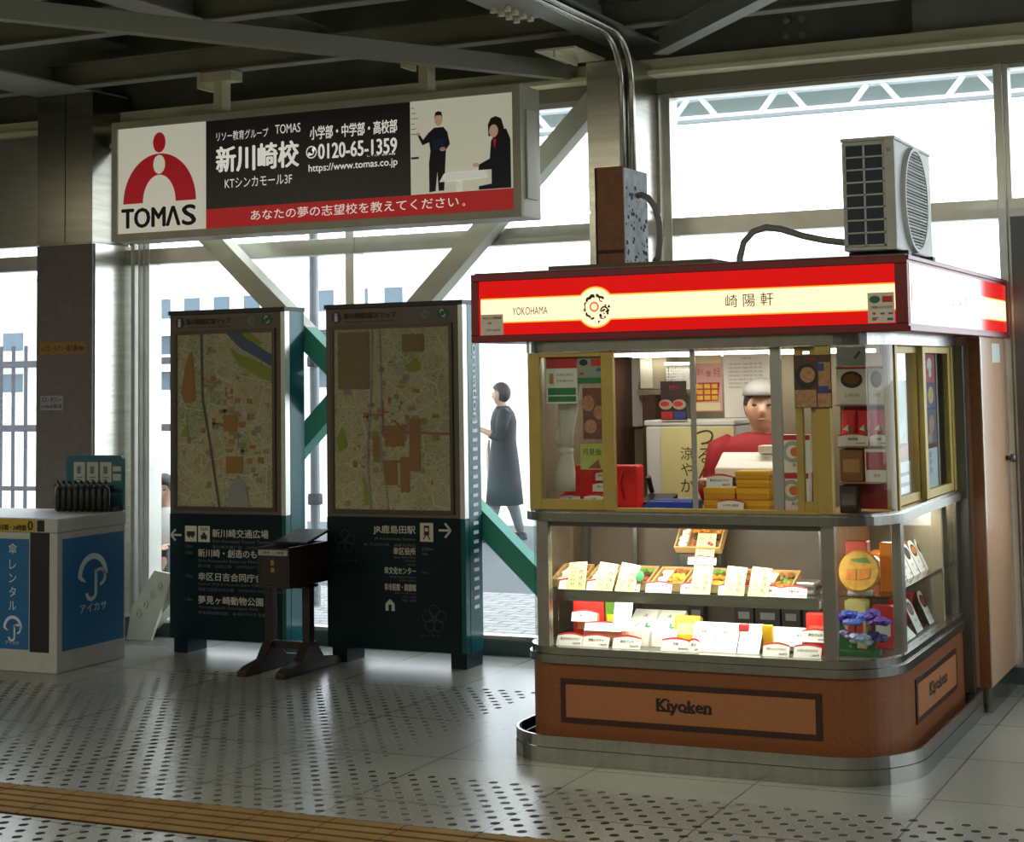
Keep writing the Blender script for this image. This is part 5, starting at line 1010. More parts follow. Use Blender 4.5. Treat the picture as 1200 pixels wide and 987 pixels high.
# back of the stall
DBR = mat('inner_brown', (.10, .05, .03), .5)
b = MB(); b.box(-3.17, -3.13, 7.50, 7.74, .03, 1.745); obj('inner_post', b, DBR, stall)
t = thing('wall_panel_phone', 'white board with a dark handset on the back wall', 'phone', (-3.09, 7.70, 1.36)); bx('panel', -3.13, -3.05, 7.715, 7.739, 1.36, 1.70, WHITE, t, .004); b = MB(); b.tube([(-3.075, 7.705, 1.50), (-3.075, 7.695, 1.54), (-3.075, 7.705, 1.58)], .012, 8); obj('handset', b, mat('phone_grey', (.3, .29, .26), .5), t)
t = thing('wall_cupboard', 'beige cupboard high on the back wall of the stall', 'cupboard', (-3.0, 7.62, 1.545)); bx('carcass', -3.04, -2.90, 7.60, 7.739, 1.545, 1.725, BACKW, t, .004); bx('cupboard_door', -3.035, -2.97, 7.594, 7.60, 1.55, 1.72, mat('cupboard_door', (.50, .48, .40), .5), t, .003)
t = obj('wall_shelf', MB().box(-3.04, -2.72, 7.56, 7.739, 1.52, 1.543), BACKW, loc=(-2.88, 7.65, 1.52)); tag(t, 'beige shelf under the cupboard on the back wall', 'shelf')
t = thing('wire_basket', 'white mesh basket on the shelf beside the cupboard', 'basket', (-2.80, 7.62, 1.544)); BK = mat('basket_white', (.70, .70, .66), .5)
b = MB()
for k in range(14): b.box(-2.885+k*.0125, -2.880+k*.0125, 7.570, 7.574, 1.55, 1.67)
for k in range(9): b.box(-2.89, -2.71, 7.5695, 7.5745, 1.55+k*.0145, 1.555+k*.0145)
b.box(-2.89, -2.71, 7.567, 7.70, 1.544, 1.55); b.box(-2.895, -2.705, 7.564, 7.576, 1.66, 1.675); b.box(-2.89, -2.886, 7.57, 7.70, 1.55, 1.67); b.box(-2.714, -2.71, 7.57, 7.70, 1.55, 1.67); b.box(-2.89, -2.71, 7.696, 7.70, 1.55, 1.67); obj('mesh_body', b, BK, t)
t = thing('drink_cooler', 'white cooler with a pale yellow poster behind the counter', 'cooler', (-2.72, 7.55, .03)); bx('cabinet', -2.945, -2.50, 7.42, 7.73, .03, 1.375, mat('cooler_white', (.62, .64, .63), .4), t, .012); bx('lid', -2.95, -2.495, 7.415, 7.732, 1.375, 1.40, MATS['cooler_white'], t, .006)
po = bx('poster', -2.862, -2.50, 7.412, 7.419, .95, 1.368, mat('poster_lemon', (.62, .58, .28), .5, 0, .06, 5), t)
bb = MB()
for i, c in enumerate('つるんと'): put_text(bb, FRONT(7.411), c, -2.645, 1.285-i*.085, .07, align='c')
for i, c in enumerate('涼やか'): put_text(bb, FRONT(7.411), c, -2.735, 1.215-i*.075, .06, align='c')
ell(bb, FRONT(7.411), -2.695, 1.03, .01, .01, 10); obj('lettering', bb, CTX, po)
t = obj('dark_food_poster', MB().box(-2.855, -2.725, 7.40, 7.403, 1.402, 1.585), mat('poster_dark', (.03, .015, .012), .5), loc=(-2.79, 7.40, 1.402)); tag(t, 'black poster of two curry plates above the cooler', 'poster')
bb = MB(); ell(bb, FRONT(7.3992), -2.83, 1.475, .034, .024, 18); ell(bb, FRONT(7.3992), -2.762, 1.475, .034, .024, 18); obj('plate_photo', bb, mat('plate_tan', (.35, .27, .20), .5), t); bb = MB(); ell(bb, FRONT(7.3985), -2.835, 1.478, .024, .013, 14); ell(bb, FRONT(7.3985), -2.767, 1.478, .024, .013, 14); rect(bb, FRONT(7.3985), -2.852, -2.795, 1.408, 1.442); put_text(bb, FRONT(7.398), '新登場', -2.81, 1.545, .02, .05); obj('curry_photo', bb, MATS['food_red'], t); bb = MB(); rect(bb, FRONT(7.398), -2.788, -2.73, 1.408, 1.442); obj('blue_print', bb, mat('print_blue2', (.03, .05, .2)), t)
t = obj('pink_poster', MB().box(-2.715, -2.565, 7.45, 7.452, 1.44, 1.727), mat('poster_pink', (.66, .36, .33), .5, 0, .12, 12), loc=(-2.64, 7.45, 1.44)); tag(t, 'pink poster of a partitioned lunch box hanging from the stall ceiling', 'poster')
F_ = FRONT(7.449); F2_ = FRONT(7.448)
bb = MB(); rect(bb, F_, -2.715, -2.565, 1.665, 1.727); rect(bb, F_, -2.705, -2.575, 1.445, 1.48); obj('cream_heading', bb, mat('poster_cream', (.75, .66, .38), .5), t)
bb = MB(); poly(bb, F_, [(-2.70, 1.485), (-2.585, 1.49), (-2.575, 1.575), (-2.685, 1.575)]); obj('lunch_photo', bb, MATS['food_red'], t)
bb = MB()
for i in range(3):
    for j in range(3): rect(bb, F2_, -2.69+i*.037, -2.66+i*.037, 1.494+j*.027, 1.514+j*.027)
obj('dish_photo', bb, MATS['food_yellow'], t); bb = MB(); rect(bb, F_, -2.712, -2.692, 1.57, 1.65); obj('blue_tab', bb, MATS['print_blue2'], t)
text('lettering', MATS['food_red'], t, F2_, [('おべ', -2.685, 1.61, .035, dict(w=.03)), ('季', -2.645, 1.60, .03), ('弁当', -2.605, 1.60, .045, dict(w=.032))])
t = obj('white_notice', MB().box(-2.558, -2.335, 7.46, 7.462, 1.41, 1.733), PAPER, loc=(-2.45, 7.46, 1.41)); tag(t, 'large white notice hanging beside the pink poster', 'notice')
text('lettering', mat('notice_text', (.25, .25, .24), .6), t, FRONT(7.459), [('お知らせ', -2.47, 1.68, .012)]+[('平素は格別のご愛顧を賜り厚く御礼', -2.535, 1.655-i*.018, .009, dict(w=.17 if i != 4 else .12)) for i in range(7)])
# right hand window: photo poster, goods rack, flowers, side cards
t = obj('dark_food_poster', MB().box(-1.942, -1.787, 6.536, 6.539, 1.472, 1.685), mat('poster_umber', (.06, .03, .02), .45), loc=(-1.86, 6.536, 1.472)); tag(t, 'dark food poster stuck over the right window frame', 'poster')
F_ = FRONT(6.5352); F2_ = FRONT(6.5345)
bb = MB(); ell(bb, F_, -1.89, 1.60, .046, .05, 20); obj('bowl_photo', bb, BLACK, t); bb = MB(); ell(bb, F2_, -1.885, 1.605, .032, .032, 16); rect(bb, F2_, -1.94, -1.85, 1.475, 1.545); obj('food_photo', bb, mat('food_tan', (.40, .22, .10), .5, 0, .4, 60), t); bb = MB(); rect(bb, F2_, -1.84, -1.79, 1.545, 1.655); rect(bb, F2_, -1.845, -1.79, 1.475, 1.53); obj('sauce_photo', bb, MATS['food_tan'], t); bb = MB(); rect(bb, FRONT(6.534), -1.84, -1.80, 1.53, 1.56); rect(bb, FRONT(6.534), -1.845, -1.815, 1.62, 1.65); obj('blue_print', bb, MATS['print_blue2'], t); text('lettering', CARDR, t, FRONT(6.5335), [('新発売', -1.895, 1.662, .014)])
rk = thing('goods_rack', 'wire goods rack filling the curved right corner of the stall', 'rack', (-1.77, 7.0, 1.021))
b = MB(); b.box(-1.885, -1.87, 7.02, 7.035, 1.021, 1.71); b.box(-1.675, -1.66, 7.02, 7.035, 1.021, 1.71); obj('upright', b, DSTEEL, rk)
for z in (1.15, 1.30, 1.475): obj('rack_shelf', MB().box(-1.885, -1.66, 6.93, 7.03, z-.006, z), mat('rack_wood', (.30, .18, .09), .5), rk)
obj('rack_back', MB().box(-1.87, -1.675, 7.036, 7.04, 1.03, 1.62), mat('rack_red', (.35, .02, .02), .5), rk)
for i, (x0, x1, lb) in enumerate(((-1.878, -1.745, 'left white box with a bowl picture on the rack top shelf'), (-1.74, -1.672, 'right white box with a bowl picture on the rack top shelf'))):
    t = thing('soup_box', lb, 'box', ((x0+x1)/2, 6.945, 1.4755)); w = x1-x0
    lobj('box', MB().box(-w/2, w/2, 0, .05, 0, .16), PAPER, t); lobj('bowl_print', ell(MB(), FRONT(-.0007), 0, .105, w*.36, .036, 18), mat('bowl_black', (.04, .03, .04), .4), t); lobj('food_print', ell(MB(), FRONT(-.0013), 0, .108, w*.26, .022, 14), MATS['food_brown'], t); lobj('red_heading', rect(MB(), FRONT(-.0007), -w/2, w/2, .15, .16), CARDR, t); ltext('lettering', CTX, t, [('ふかひれ', 0, .032, .014, dict(align='c', w=w*.5))], 2)
for i, x in enumerate((-1.835, -1.765, -1.70)):
    t = thing('red_bag', ('left', 'middle', 'right')[i]+' red food bag on the rack middle shelf', 'bag', (x, 6.95, 1.3005), 'red bags on the rack'); b = MB(); b.loft([(0, .02, 0, .034, .02), (0, .02, .05, .034, .024), (0, .02, .12, .03, .012), (0, .02, .15, .033, .003)], 14); lobj('pouch', b, RB_, t); lobj('white_print', poly(MB(), FRONT(-.004), [(-.02, .07), (.0, .09), (.01, .06)]), PAPER, t); lobj('green_print', poly(MB(), FRONT(-.0045), [(.0, .085), (.022, .06), (.005, .055)]), GRN, t)
price_card(-1.81, 6.928, 1.302, .13, .055, '黒酢酢豚', '540円', 'left price card in front of the red bags', .1, grp='rack price cards'); price_card(-1.70, 6.928, 1.302, .075, .055, '麻婆', '480円', 'right price card in front of the red bags', .1, grp='rack price cards')
t = giftbox(-1.875, -1.775, 6.95, 7.0, 1.1505, 1.285, (.25, .12, .05), 'brown patterned packet on the rack lower shelf', (.5, .25, .1), nm='packet')
t = thing('white_carton', 'white carton with a meat picture on the rack lower shelf', 'carton', (-1.715, 6.945, 1.1505)); lobj('carton', MB().box(-.05, .05, 0, .05, 0, .14), PAPER, t); lobj('meat_print', rect(MB(), FRONT(-.0007), -.045, .045, .05, .125), MATS['food_red'], t); ltext('lettering', CTX, t, [('焼売', 0, .02, .014, dict(align='c'))])
t = giftbox(-1.875, -1.80, 6.93, 7.0, 1.0215, 1.135, (.03, .025, .025), 'black carton at the foot of the goods rack', (.08, .07, .06), nm='carton')
t = obj('blue_leaflet', MB().box(-1.878, -1.75, 6.96, 6.962, 1.637, 1.72), mat('leaflet_blue', (.42, .55, .60), .5), loc=(-1.81, 6.96, 1.637)); tag(t, 'pale blue leaflet standing on the top boxes of the rack', 'leaflet'); obj('print_mark', stroke(MB(), FRONT(6.9593), [(-1.80, 1.67), (-1.775, 1.70)], .012), DSTEEL, t)
def side_sheet(y0, y1, z0, z1, m, lb, parts=(), x=-1.6605):
    t = thing('window_poster', lb, 'poster', (x, (y0+y1)/2, z0), 'posters in the side windows'); obj('sheet', MB().box(x-.0015, x, y0, y1, z0, z1), m, t)
    for n_, f_, m_ in parts: bb = MB(); f_(bb, RIGHT(x+.0008)); obj(n_, bb, m_, t)
PBL = mat('poster_blue', (.03, .06, .28), .5); PRD = mat('poster_red', (.45, .02, .04), .5); PWH = mat('poster_white', (.75, .78, .80), .5)
side_sheet(6.90, 7.28, 1.30, 1.70, mat('poster_skyblue', (.45, .62, .68), .5, 0, .3, 9), 'pale blue poster in the nearer side window')
side_sheet(6.92, 7.34, 1.05, 1.22, PWH, 'white list poster low in the nearer side window', [('list_print', lambda b, M: [rect(b, M, 7.05, 7.30, 1.07+i*.045, 1.085+i*.045) for i in range(3)], MATS['print_blue2'])])
side_sheet(6.92, 7.34, 1.235, 1.285, PRD, 'thin red strip poster in the nearer side window')
side_sheet(7.50, 7.735, 1.555, 1.70, PRD, 'red poster at the top of the farther side window', [('white_print', lambda b, M: (ell(b, M, 7.62, 1.64, .05, .03, 12), ell(b, M, 7.63, 1.60, .03, .02, 12)), PWH)], x=-1.6245)
side_sheet(7.50, 7.735, 1.44, 1.552, PBL, 'blue poster in the middle of the farther side window', [('yellow_print', lambda b, M: ell(b, M, 7.63, 1.50, .06, .04, 12), MATS['food_yellow']), ('red_print', lambda b, M: ell(b, M, 7.53, 1.48, .04, .03, 12), PRD)], x=-1.6245)
side_sheet(7.50, 7.735, 1.28, 1.437, mat('poster_navy', (.05, .06, .14), .5), 'navy food poster in the farther side window', [('food_print', lambda b, M: (ell(b, M, 7.63, 1.37, .06, .04, 12), ell(b, M, 7.6, 1.31, .05, .025, 12)), MATS['food_tan'])], x=-1.6245)
side_sheet(7.50, 7.735, 1.06, 1.26, mat('poster_pale', (.55, .62, .42), .5), 'pale green poster low in the farther side window', [('lettering', lambda b, M: [put_text(b, M, c, 7.56, 1.22-i*.035, .028, .05) for i, c in enumerate('お弁当')], CTX)], x=-1.6245)
S0 = .7035
def photo_card(y, z, h, lb, grp, x=-1.685, c='brown'):
    t = thing('photo_card', lb, 'photo card', (0, 0, 0), grp); w = .115
    pts = [(-w/2, 0), (w/2, 0), (w/2, h*.72)]+[(w/2*math.cos(a), h*.72+h*.28*math.sin(a)) for a in [PI*i/10 for i in range(1, 10)]]+[(-w/2, h*.72)]
    lobj('card', MB().prism(pts, 'y', 0, .002), PAPER, t); lobj('dish_photo', ell(MB(), FL(), 0, h*.68, w*.38, h*.2, 16), BLACK, t); lobj('food_photo', ell(MB(), FL(1), 0, h*.68, w*.28, h*.13, 14), MATS['food_'+c], t)
    ltext('lettering', CTX, t, [('弁当', 0, h*.28, h*.1, dict(align='c')), ('980円', .02, h*.08, h*.08)]); return place(t, x, y, z, .42, PI/2)
for i, y in enumerate((6.98, 7.11, 7.24, 7.37, 7.50, 7.63, 7.76)): photo_card(y, S0, .15, ('first', 'second', 'third', 'fourth', 'fifth', 'sixth', 'seventh')[i]+' food photo card from the corner on the side shelf', 'photo cards on the side shelf', c=('red', 'brown', 'orange', 'brown', 'dark', 'orange', 'brown')[i])
for i, y in enumerate((6.99, 7.12, 7.25)): flatcard('paper_card', -1.655, y, D0, .12, .11, .75, CARDW, ('first', 'second', 'third')[i]+' white paper card from the corner on the side deck', 'paper card', [('お品書き', -.04, .06, .013), ('弁当', -.04, .03, .012)], grp='paper cards on the side deck', rz=PI/2)
for i, y in enumerate((7.44, 7.70)): photo_card(y, D0, .155, ('nearer', 'farther')[i]+' tall photo card on the side deck', 'tall photo cards on the side deck', x=-1.665, c='red')
for i, y in enumerate((7.40, 7.62)): giftbox(-1.80, -1.74, y, y+.12, D0, .60, (.55, .03, .015), ('near', 'far')[i]+' red gift box behind the tall photo cards')
for i, y in enumerate((7.15, 7.55)): giftbox(-1.83, -1.77, y, y+.16, S0, .83, (.62, .16, .02), ('near', 'far')[i]+' orange gift box behind the side shelf cards')
t = thing('round_food_pack', 'round cellophane pack of orange sweets on the corner shelf', 'food pack', (-1.765, 6.80, S0)); b = MB(); b.lathe([(.07, -.012), (.085, -.006), (.087, .004), (.08, .014)], (0, 0, 0), 28); b.xform(Matrix.Translation((0, 0, .092)) @ Matrix.Rotation(PI/2-.25, 4, 'X')); lobj('disc', b, mat('sweets_yellow', (.60, .33, .05), .3, 0, .3, 30), t)
b = MB(); Mx = Matrix.Translation((0, -.017, .092)) @ Matrix.Rotation(-.25, 4, 'X') @ FRONT(0)
poly(b, Mx, [(-.055, -.03), (-.01, -.035), (-.01, .01), (-.05, .012)]); poly(b, Mx, [(.0, -.035), (.045, -.025), (.05, .015), (.005, .012)]); lobj('orange_sweets', b, MATS['food_orange'], t); b = MB(); poly(b, Mx, [(-.04, .05), (.03, .06), (.05, .035), (-.02, .04)]); lobj('leaf_print', b, MATS['food_green'], t); lobj('stand', MB().box(-.05, .05, -.01, .04, 0, .012), mat('clear_base', (.5, .5, .48), .2), t)
t = giftbox(-1.84, -1.75, 6.87, 6.93, S0, .91, (.50, .08, .05), 'red and white wrapped gift behind the round pack', (.75, .6, .5))
t = giftbox(-1.70, -1.645, 6.88, 6.93, S0, .905, (.70, .22, .02), 'orange carton right of the round pack', None)
t = giftbox(-1.86, -1.77, 6.90, 6.97, D0, .66, (.60, .50, .20), 'pale yellow carton behind the flowers', (.55, .05, .04))
t = giftbox(-1.75, -1.66, 6.92, 6.98, D0, .64, (.55, .03, .03), 'red carton behind the flowers', (.75, .7, .65))
t = thing('artificial_irises', 'bunch of purple and blue artificial irises in the corner of the display', 'flowers', (-1.75, 6.76, D0))
random.seed(11)
def iris(c, col, nm, r=.035):
    b = MB()
    for k in range(7):
        a = k*2*PI/7+random.random(); d = Vector((math.cos(a), math.sin(a), random.uniform(-.3, .7)))
        b.ball(Vector(c)+d*r*.75, r*random.uniform(.5, .75), 2, (1.0, 1.0, .55), .22)
    obj(nm, b, mat('petal_'+nm, col, .6, 0, .3, 40), t)
iris((-1.845, 6.76, .60), (.12, .04, .32), 'violet_flower'); iris((-1.775, 6.735, .61), (.10, .16, .60), 'blue_flower', .042); iris((-1.755, 6.735, .525), (.45, .55, .80), 'pale_flower', .038); iris((-1.70, 6.76, .605), (.16, .08, .42), 'mauve_flower', .045); iris((-1.80, 6.75, .54), (.30, .22, .45), 'lilac_flower', .03); iris((-1.69, 6.76, .53), (.06, .05, .2), 'indigo_flower', .035)
b = MB()
for x0, z1, dx in ((-1.87, .68, -.01), (-1.85, .62, .02), (-1.83, .56, .02), (-1.79, .56, 0), (-1.72, .57, .01)): b.prism([(x0, D0), (x0+.022, D0), (x0+dx+.012, z1*.6+D0*.4), (x0+dx-.012, z1), (x0+dx-.012, z1*.6+D0*.4)], 'y', 6.748, 6.752)
obj('leaves', b, mat('iris_leaf', (.02, .16, .04), .5), t); b = MB(); b.tube([(-1.775, 6.75, D0), (-1.775, 6.742, .6)], .004, 6); b.tube([(-1.70, 6.76, D0), (-1.70, 6.765, .6)], .004, 6); b.box(-1.88, -1.68, 6.71, 6.79, D0, D0+.02); obj('stems', b, mat('iris_stem', (.03, .12, .03), .6), t)

# ================================================================== PEOPLE
def skin_mesh(name, J, edges, m, par, sub=3, root=0):
    face = J.pop('_face', None)
    names = list(J); me = bpy.data.meshes.new(name); me.from_pydata([J[n][0] for n in names], [(names.index(a), names.index(b)) for a, b in edges], [])
    o = bpy.data.objects.new(name, me); COL.objects.link(o)
    sk = o.modifiers.new('skin', 'SKIN'); sk.use_smooth_shade = True
    for i, n in enumerate(names): r = J[n][1]; me.skin_vertices[0].data[i].radius = r if isinstance(r, tuple) else (r, r)
    me.skin_vertices[0].data[root].use_root = True
    s = o.modifiers.new('sub', 'SUBSURF'); s.levels = s.render_levels = sub
    dg = bpy.context.evaluated_depsgraph_get(); m2 = bpy.data.meshes.new_from_object(o.evaluated_get(dg)); bpy.data.objects.remove(o); bpy.data.meshes.remove(me)
    
    if face:      # brow, eye sockets, nose, lips and chin pushed out of the head surface
        hc, d = face; sd = Vector((-d.y, d.x, 0))
        for v in m2.vertices:
            r = v.co-hc; f, a, z = r.dot(d), r.dot(sd), r.z
            if f > .02 and abs(z) < .14:
                k = .026*math.exp(-(a/.013)**2-((z+.022)/.020)**2)+.006*math.exp(-(a/.03)**2-((z+.058)/.010)**2)+.008*math.exp(-(a/.03)**2-((z+.088)/.016)**2)
                k -= .010*(math.exp(-((a-.031)/.016)**2-((z-.006)/.012)**2)+math.exp(-((a+.031)/.016)**2-((z-.006)/.012)**2))
                v.co += d*k
    m2.name = name; m2.materials.clear(); m2.materials.append(m); m2.shade_smooth()
    o = bpy.data.objects.new(name, m2); COL.objects.link(o); o.parent = par; return o
SKN = mat('skin', (.52, .30, .20), .5); HAIR = mat('hair_black', (.02, .014, .012), .5)
def fingers(J, E, side, palm, d, upn):
    # five unequal bent fingers; d = pointing direction, upn = across the palm
    d = Vector(d).normalized(); u = Vector(upn).normalized(); c = d.cross(u)
    for k, (off, ln) in enumerate(((-.024, .055), (-.008, .068), (.009, .072), (.025, .062))):
        p0 = Vector(palm)+d*.045+u*off; n0, n1, n2 = f'{side}f{k}a', f'{side}f{k}b', f'{side}f{k}c'
        J[n0] = (tuple(p0), .0095); J[n1] = (tuple(p0+d*ln*.5+c*.006), .0085); J[n2] = (tuple(p0+d*ln*.85+c*.022), .0075); E += [(side+'palm', n0), (n0, n1), (n1, n2)]
    p0 = Vector(palm)+u*-.034+d*.005; J[side+'t1'] = (tuple(p0), .011); J[side+'t2'] = (tuple(p0+d*.03-u*.014+c*.01), .010); E += [(side+'palm', side+'t1'), (side+'t1', side+'t2')]
def head_parts(t, hc, yaw, style='short'):
    # hc: head centre; faces -y before yaw
    M = Matrix.Translation(hc) @ Matrix.Rotation(yaw, 4, 'Z')
    h = MB(); h.ball((0, .012, .012), .098, 3, (.86, 1.0, 1.12))
    for v in h.bm.verts:
        if v.co.y < -.045 and v.co.z < .055: v.co.y = -.045+(v.co.y+.045)*.1; 
        if style == 'short' and v.co.z < -.05: v.co.z = -.05
        if style == 'bob' and v.co.z < -.085: v.co.z = -.085
    h.xform(M); lobj('hair', h, HAIR, t).data.shade_smooth()
    for s in (-1, 1):
        e = MB(); e.ball((s*.031, -.073, .006), .0095, 2, (1.2, 1, .6)); e.xform(M); lobj('eye', e, BLACK, t)
    e = MB(); e.ball((0, -.081, -.055), .017, 2, (1, .4, .22)); e.xform(M); lobj('mouth', e, mat('lip', (.40, .19, .14), .5), t)
def head_joints(J, E, neck, hc, yaw):
    d = Vector((math.sin(yaw), -math.cos(yaw), 0)); hc = Vector(hc)
    J['hlow'] = (tuple(hc+Vector((0, 0, -.055))+d*.012), (.066, .060)); J['hmid'] = (tuple(hc+Vector((0, 0, .01))), (.080, .086)); J['htop'] = (tuple(hc+Vector((0, 0, .075))), (.058, .064))
    E += [(neck, 'hlow'), ('hlow', 'hmid'), ('hmid', 'htop')]; J['_face'] = (hc, d)
    for s, k in ((-1, 'earl'), (1, 'earr')): J[k] = (tuple(hc+Vector((-d.y, d.x, 0))*s*.082), .014); E.append(('hmid', k))

# woman in the street, seen between the right map board and the stall
t = thing('person', 'woman in a long navy dress photographing in the street', 'person', (-7.50, 15.05, -.01))
J = {'pel': ((0, 0, .86), (.13, .10)), 'spine': ((0, 0, 1.02), (.11, .09)), 'chest': ((0, 0, 1.20), (.13, .095)), 'neck': ((0, -.01, 1.345), .045)}; E = [('pel', 'spine'), ('spine', 'chest'), ('chest', 'neck')]
head_joints(J, E, 'neck', (0, -.03, 1.46), -.2)
for s, n, kx, ay, fy_ in ((-1, 'l', .0, .16, .12), (1, 'r', .0, -.18, -.22)):
    J[n+'hip'] = ((s*.08, 0, .80), .085); J[n+'kn'] = ((s*.075, ay*.35-.02, .45), .058); J[n+'cf'] = ((s*.072, ay*.65, .30), .052); J[n+'an'] = ((s*.07, ay, .075), .033); J[n+'toe'] = ((s*.075, ay-.13, .028), (.032, .022)); E += [('pel', n+'hip'), (n+'hip', n+'kn'), (n+'kn', n+'cf'), (n+'cf', n+'an'), (n+'an', n+'toe')]
    J[n+'sh'] = ((s*.165, 0, 1.265), .052); J[n+'el'] = ((s*.20, -.06, 1.03), .040); J[n+'wr'] = ((s*.075, -.27, 1.13), .025); J[n+'palm'] = ((s*.055, -.32, 1.155), (.030, .018)); E += [('chest', n+'sh'), (n+'sh', n+'el'), (n+'el', n+'wr'), (n+'wr', n+'palm')]
    fingers(J, E, n, (s*.055, -.32, 1.155), (-s*.45, -.75, .25), (0, -.3, 1))
skin_mesh('body', J, E, SKN, t)
head_parts(t, (0, -.03, 1.46), -.2, 'bob')
NAVY = mat('dress_navy', (.0025, .006, .011), .7, 0, .1, 6)
b = MB(); b.loft([(0, 0, .36, .215, .19), (0, 0, .55, .205, .175), (0, 0, .80, .185, .15), (0, 0, 1.0, .155, .125), (0, 0, 1.18, .185, .135), (0, 0, 1.275, .18, .11), (0, -.005, 1.34, .07, .065)], 20); lobj('dress', b, NAVY, t).data.shade_smooth()
for s in (-1, 1): b = MB(); b.tube([(s*.11, 0, 1.285), (s*.160, 0, 1.265), (s*.19, -.03, 1.15), (s*.203, -.062, 1.03), (s*.17, -.12, 1.06)], [.05, .072, .066, .058, .05], 12); lobj('sleeve', b, NAVY, t).data.shade_smooth()
STK = mat('stocking_grey', (.20, .20, .21), .6)
for s, n in ((-1, 'l'), (1, 'r')):
    b = MB(); p = [Vector(J[n+k][0]) for k in ('kn', 'cf', 'an')]; b.tube(p, [.064, .058, .040], 12); lobj('stocking', b, STK, t).data.shade_smooth()
    a = Vector(J[n+'an'][0]); b = MB(); b.loft([(a.x, a.y-.055, 0, .042, .12), (a.x, a.y-.055, .02, .044, .122), (a.x, a.y-.045, .05, .040, .105), (a.x, a.y-.01, .075, .038, .06)], 14); lobj('shoe', b, BLACK, t)
b = MB(); b.box(-.035, .035, -.385, -.375, 1.13, 1.27); lobj('phone', b, BLACK, t).modifiers.new('bevel', 'BEVEL').width = .004
b = MB(); b.loft([(-.16, -.14, .55, .05, .02), (-.165, -.15, .75, .055, .025), (-.16, -.15, .92, .045, .02), (-.14, -.14, 1.0, .02, .012)], 12); lobj('cloth_bag', b, mat('bag_cream', (.62, .55, .42), .8), t)
t.rotation_euler = (0, 0, -1.05)

# person sitting beyond the glass, mostly behind the left map board
t = thing('person', 'person in a white shirt and dark trousers beyond the left map board', 'person', (-7.56, 9.75, -.01))
J = {'pel': ((0, .02, .30), (.14, .11)), 'spine': ((0, .02, .46), (.12, .09)), 'chest': ((0, 0, .62), (.14, .10)), 'neck': ((0, -.02, .76), .045)}; E = [('pel', 'spine'), ('spine', 'chest'), ('chest', 'neck')]
head_joints(J, E, 'neck', (0, -.04, .875), 0)
for s, n in ((-1, 'l'), (1, 'r')):
    J[n+'hip'] = ((s*.09, -.03, .28), .09); J[n+'kn'] = ((s*.11, -.36, .44), .065); J[n+'cf'] = ((s*.11, -.38, .26), .055); J[n+'an'] = ((s*.11, -.37, .075), .036); J[n+'toe'] = ((s*.12, -.50, .03), (.036, .024)); E += [('pel', n+'hip'), (n+'hip', n+'kn'), (n+'kn', n+'cf'), (n+'cf', n+'an'), (n+'an', n+'toe')]
    J[n+'sh'] = ((s*.17, 0, .68), .055); J[n+'el'] = ((s*.21, -.12, .48), .042); J[n+'wr'] = ((s*.13, -.32, .50), .026); J[n+'palm'] = ((s*.115, -.37, .505), (.032, .02)); E += [('chest', n+'sh'), (n+'sh', n+'el'), (n+'el', n+'wr'), (n+'wr', n+'palm')]
    fingers(J, E, n, (s*.115, -.37, .505), (-s*.2, -.9, -.15), (1, 0, 0))
skin_mesh('body', J, E, SKN, t); head_parts(t, (0, -.04, .875), 0)
b = MB(); b.loft([(0, .02, .27, .185, .15), (0, .02, .42, .165, .13), (0, .0, .60, .185, .14), (0, 0, .70, .165, .105), (0, -.015, .755, .07, .065)], 18); lobj('shirt', b, PAPER, t).data.shade_smooth()
for s in (-1, 1): b = MB(); b.tube([(s*.15, 0, .685), (s*.19, -.06, .58), (s*.21, -.13, .475)], [.068, .062, .055], 12); lobj('sleeve', b, PAPER, t).data.shade_smooth()
for s, n in ((-1, 'l'), (1, 'r')):
    b = MB(); b.tube([(s*.07, .04, .25)]+[Vector(J[n+k][0]) for k in ('hip', 'kn', 'cf', 'an')], [.10, .105, .085, .075, .07], 12); lobj('trouser_leg', b, BLACK, t).data.shade_smooth()
    b = MB(); b.loft([(s*.115, -.43, 0, .045, .13), (s*.115, -.43, .03, .045, .13), (s*.113, -.40, .07, .04, .08)], 12); lobj('shoe', b, BLACK, t)
t.rotation_euler = (0, 0, .35)
k_ = obj('stone_kerb_seat', MB().box(-8.1, -7.1, 9.68, 10.05, -.01, .135), mat('kerb_stone', (.45, .45, .43), .8), loc=(-7.6, 9.86, -.01), bevel=.01); tag(k_, 'low stone kerb seat outside the left window', 'seat')

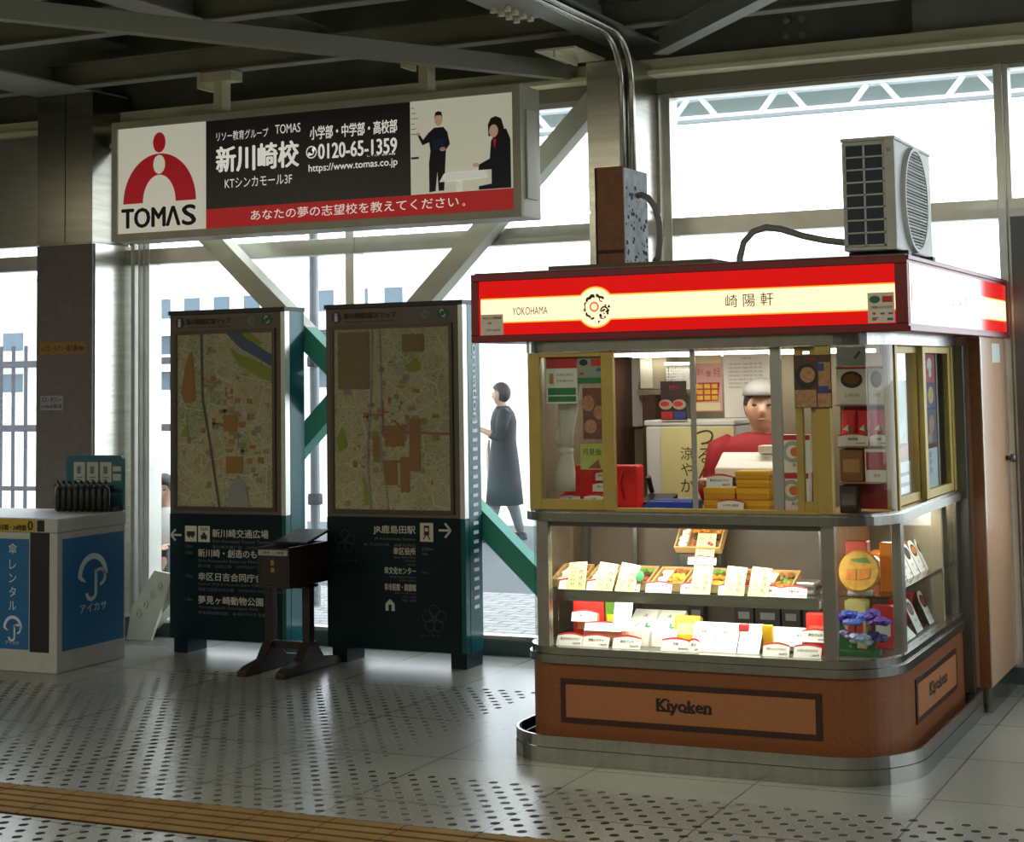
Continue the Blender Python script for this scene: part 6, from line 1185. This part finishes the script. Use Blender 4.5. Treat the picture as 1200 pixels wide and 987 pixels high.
# stall keeper
t = thing('person', 'stall keeper in a red jacket bending behind the cash register', 'person', (-2.36, 7.29, .03))
J = {'pel': ((0, .06, .80), (.14, .10)), 'spine': ((0, .05, .97), (.12, .09)), 'chest': ((0, .0, 1.13), (.14, .10)), 'neck': ((.01, -.03, 1.265), .046)}; E = [('pel', 'spine'), ('spine', 'chest'), ('chest', 'neck')]
HC = (.02, -.055, 1.375); head_joints(J, E, 'neck', HC, .25)
for s, n in ((-1, 'l'), (1, 'r')):
    J[n+'hip'] = ((s*.085, .05, .74), .09); J[n+'kn'] = ((s*.09, .03, .42), .062); J[n+'an'] = ((s*.09, .06, .075), .036); J[n+'toe'] = ((s*.10, -.06, .03), (.036, .024)); E += [('pel', n+'hip'), (n+'hip', n+'kn'), (n+'kn', n+'an'), (n+'an', n+'toe')]
    J[n+'sh'] = ((s*.175, .0, 1.19), .055); J[n+'el'] = ((s*.225, -.02, .96), .042); J[n+'wr'] = ((s*.20, -.18, 1.055), .026); J[n+'palm'] = ((s*.195, -.215, 1.06), (.032, .018)); E += [('chest', n+'sh'), (n+'sh', n+'el'), (n+'el', n+'wr'), (n+'wr', n+'palm')]
    fingers(J, E, n, (s*.195, -.215, 1.06), (-s*.5, -.8, -.05), (1, 0, 0))
skin_mesh('body', J, E, SKN, t); head_parts(t, HC, .25)
JR = mat('jacket_red', (.30, .008, .015), .7, 0, .1, 8)
b = MB(); b.loft([(0, .06, .68, .19, .145), (0, .055, .85, .175, .14), (0, .04, 1.0, .18, .14), (0, .01, 1.12, .215, .145), (0, 0, 1.20, .215, .125), (0, -.01, 1.24, .15, .10), (.005, -.02, 1.262, .075, .07)], 20); lobj('jacket', b, JR, t).data.shade_smooth()
for s in (-1, 1): b = MB(); b.tube([(s*.14, 0, 1.20), (s*.185, 0, 1.18), (s*.205, -.005, 1.09), (s*.225, -.02, .965), (s*.21, -.14, 1.035)], [.06, .075, .070, .060, .046], 12); lobj('sleeve', b, JR, t).data.shade_smooth()
for s, n in ((-1, 'l'), (1, 'r')):
    b = MB(); b.tube([Vector(J[n+k][0]) for k in ('hip', 'kn', 'an')], [.105, .085, .07], 12); lobj('trouser_leg', b, BLACK, t).data.shade_smooth()
    b = MB(); b.loft([(s*.095, .0, 0, .045, .13), (s*.095, .0, .03, .045, .13), (s*.093, .03, .07, .04, .08)], 12); lobj('shoe', b, BLACK, t)
cp = MB(); cp.ball((0, .012, .05), .10, 3, (.88, 1.02, .72)); 
for v in cp.bm.verts:
    if v.co.z < .045: v.co.z = .045
cp.xform(Matrix.Translation(HC) @ Matrix.Rotation(.25, 4, 'Z')); lobj('cap', cp, mat('cap_grey', (.26, .25, .24), .7), t).data.shade_smooth()
t.scale = (1.04, 1.04, 1.045); t.location.x += .04
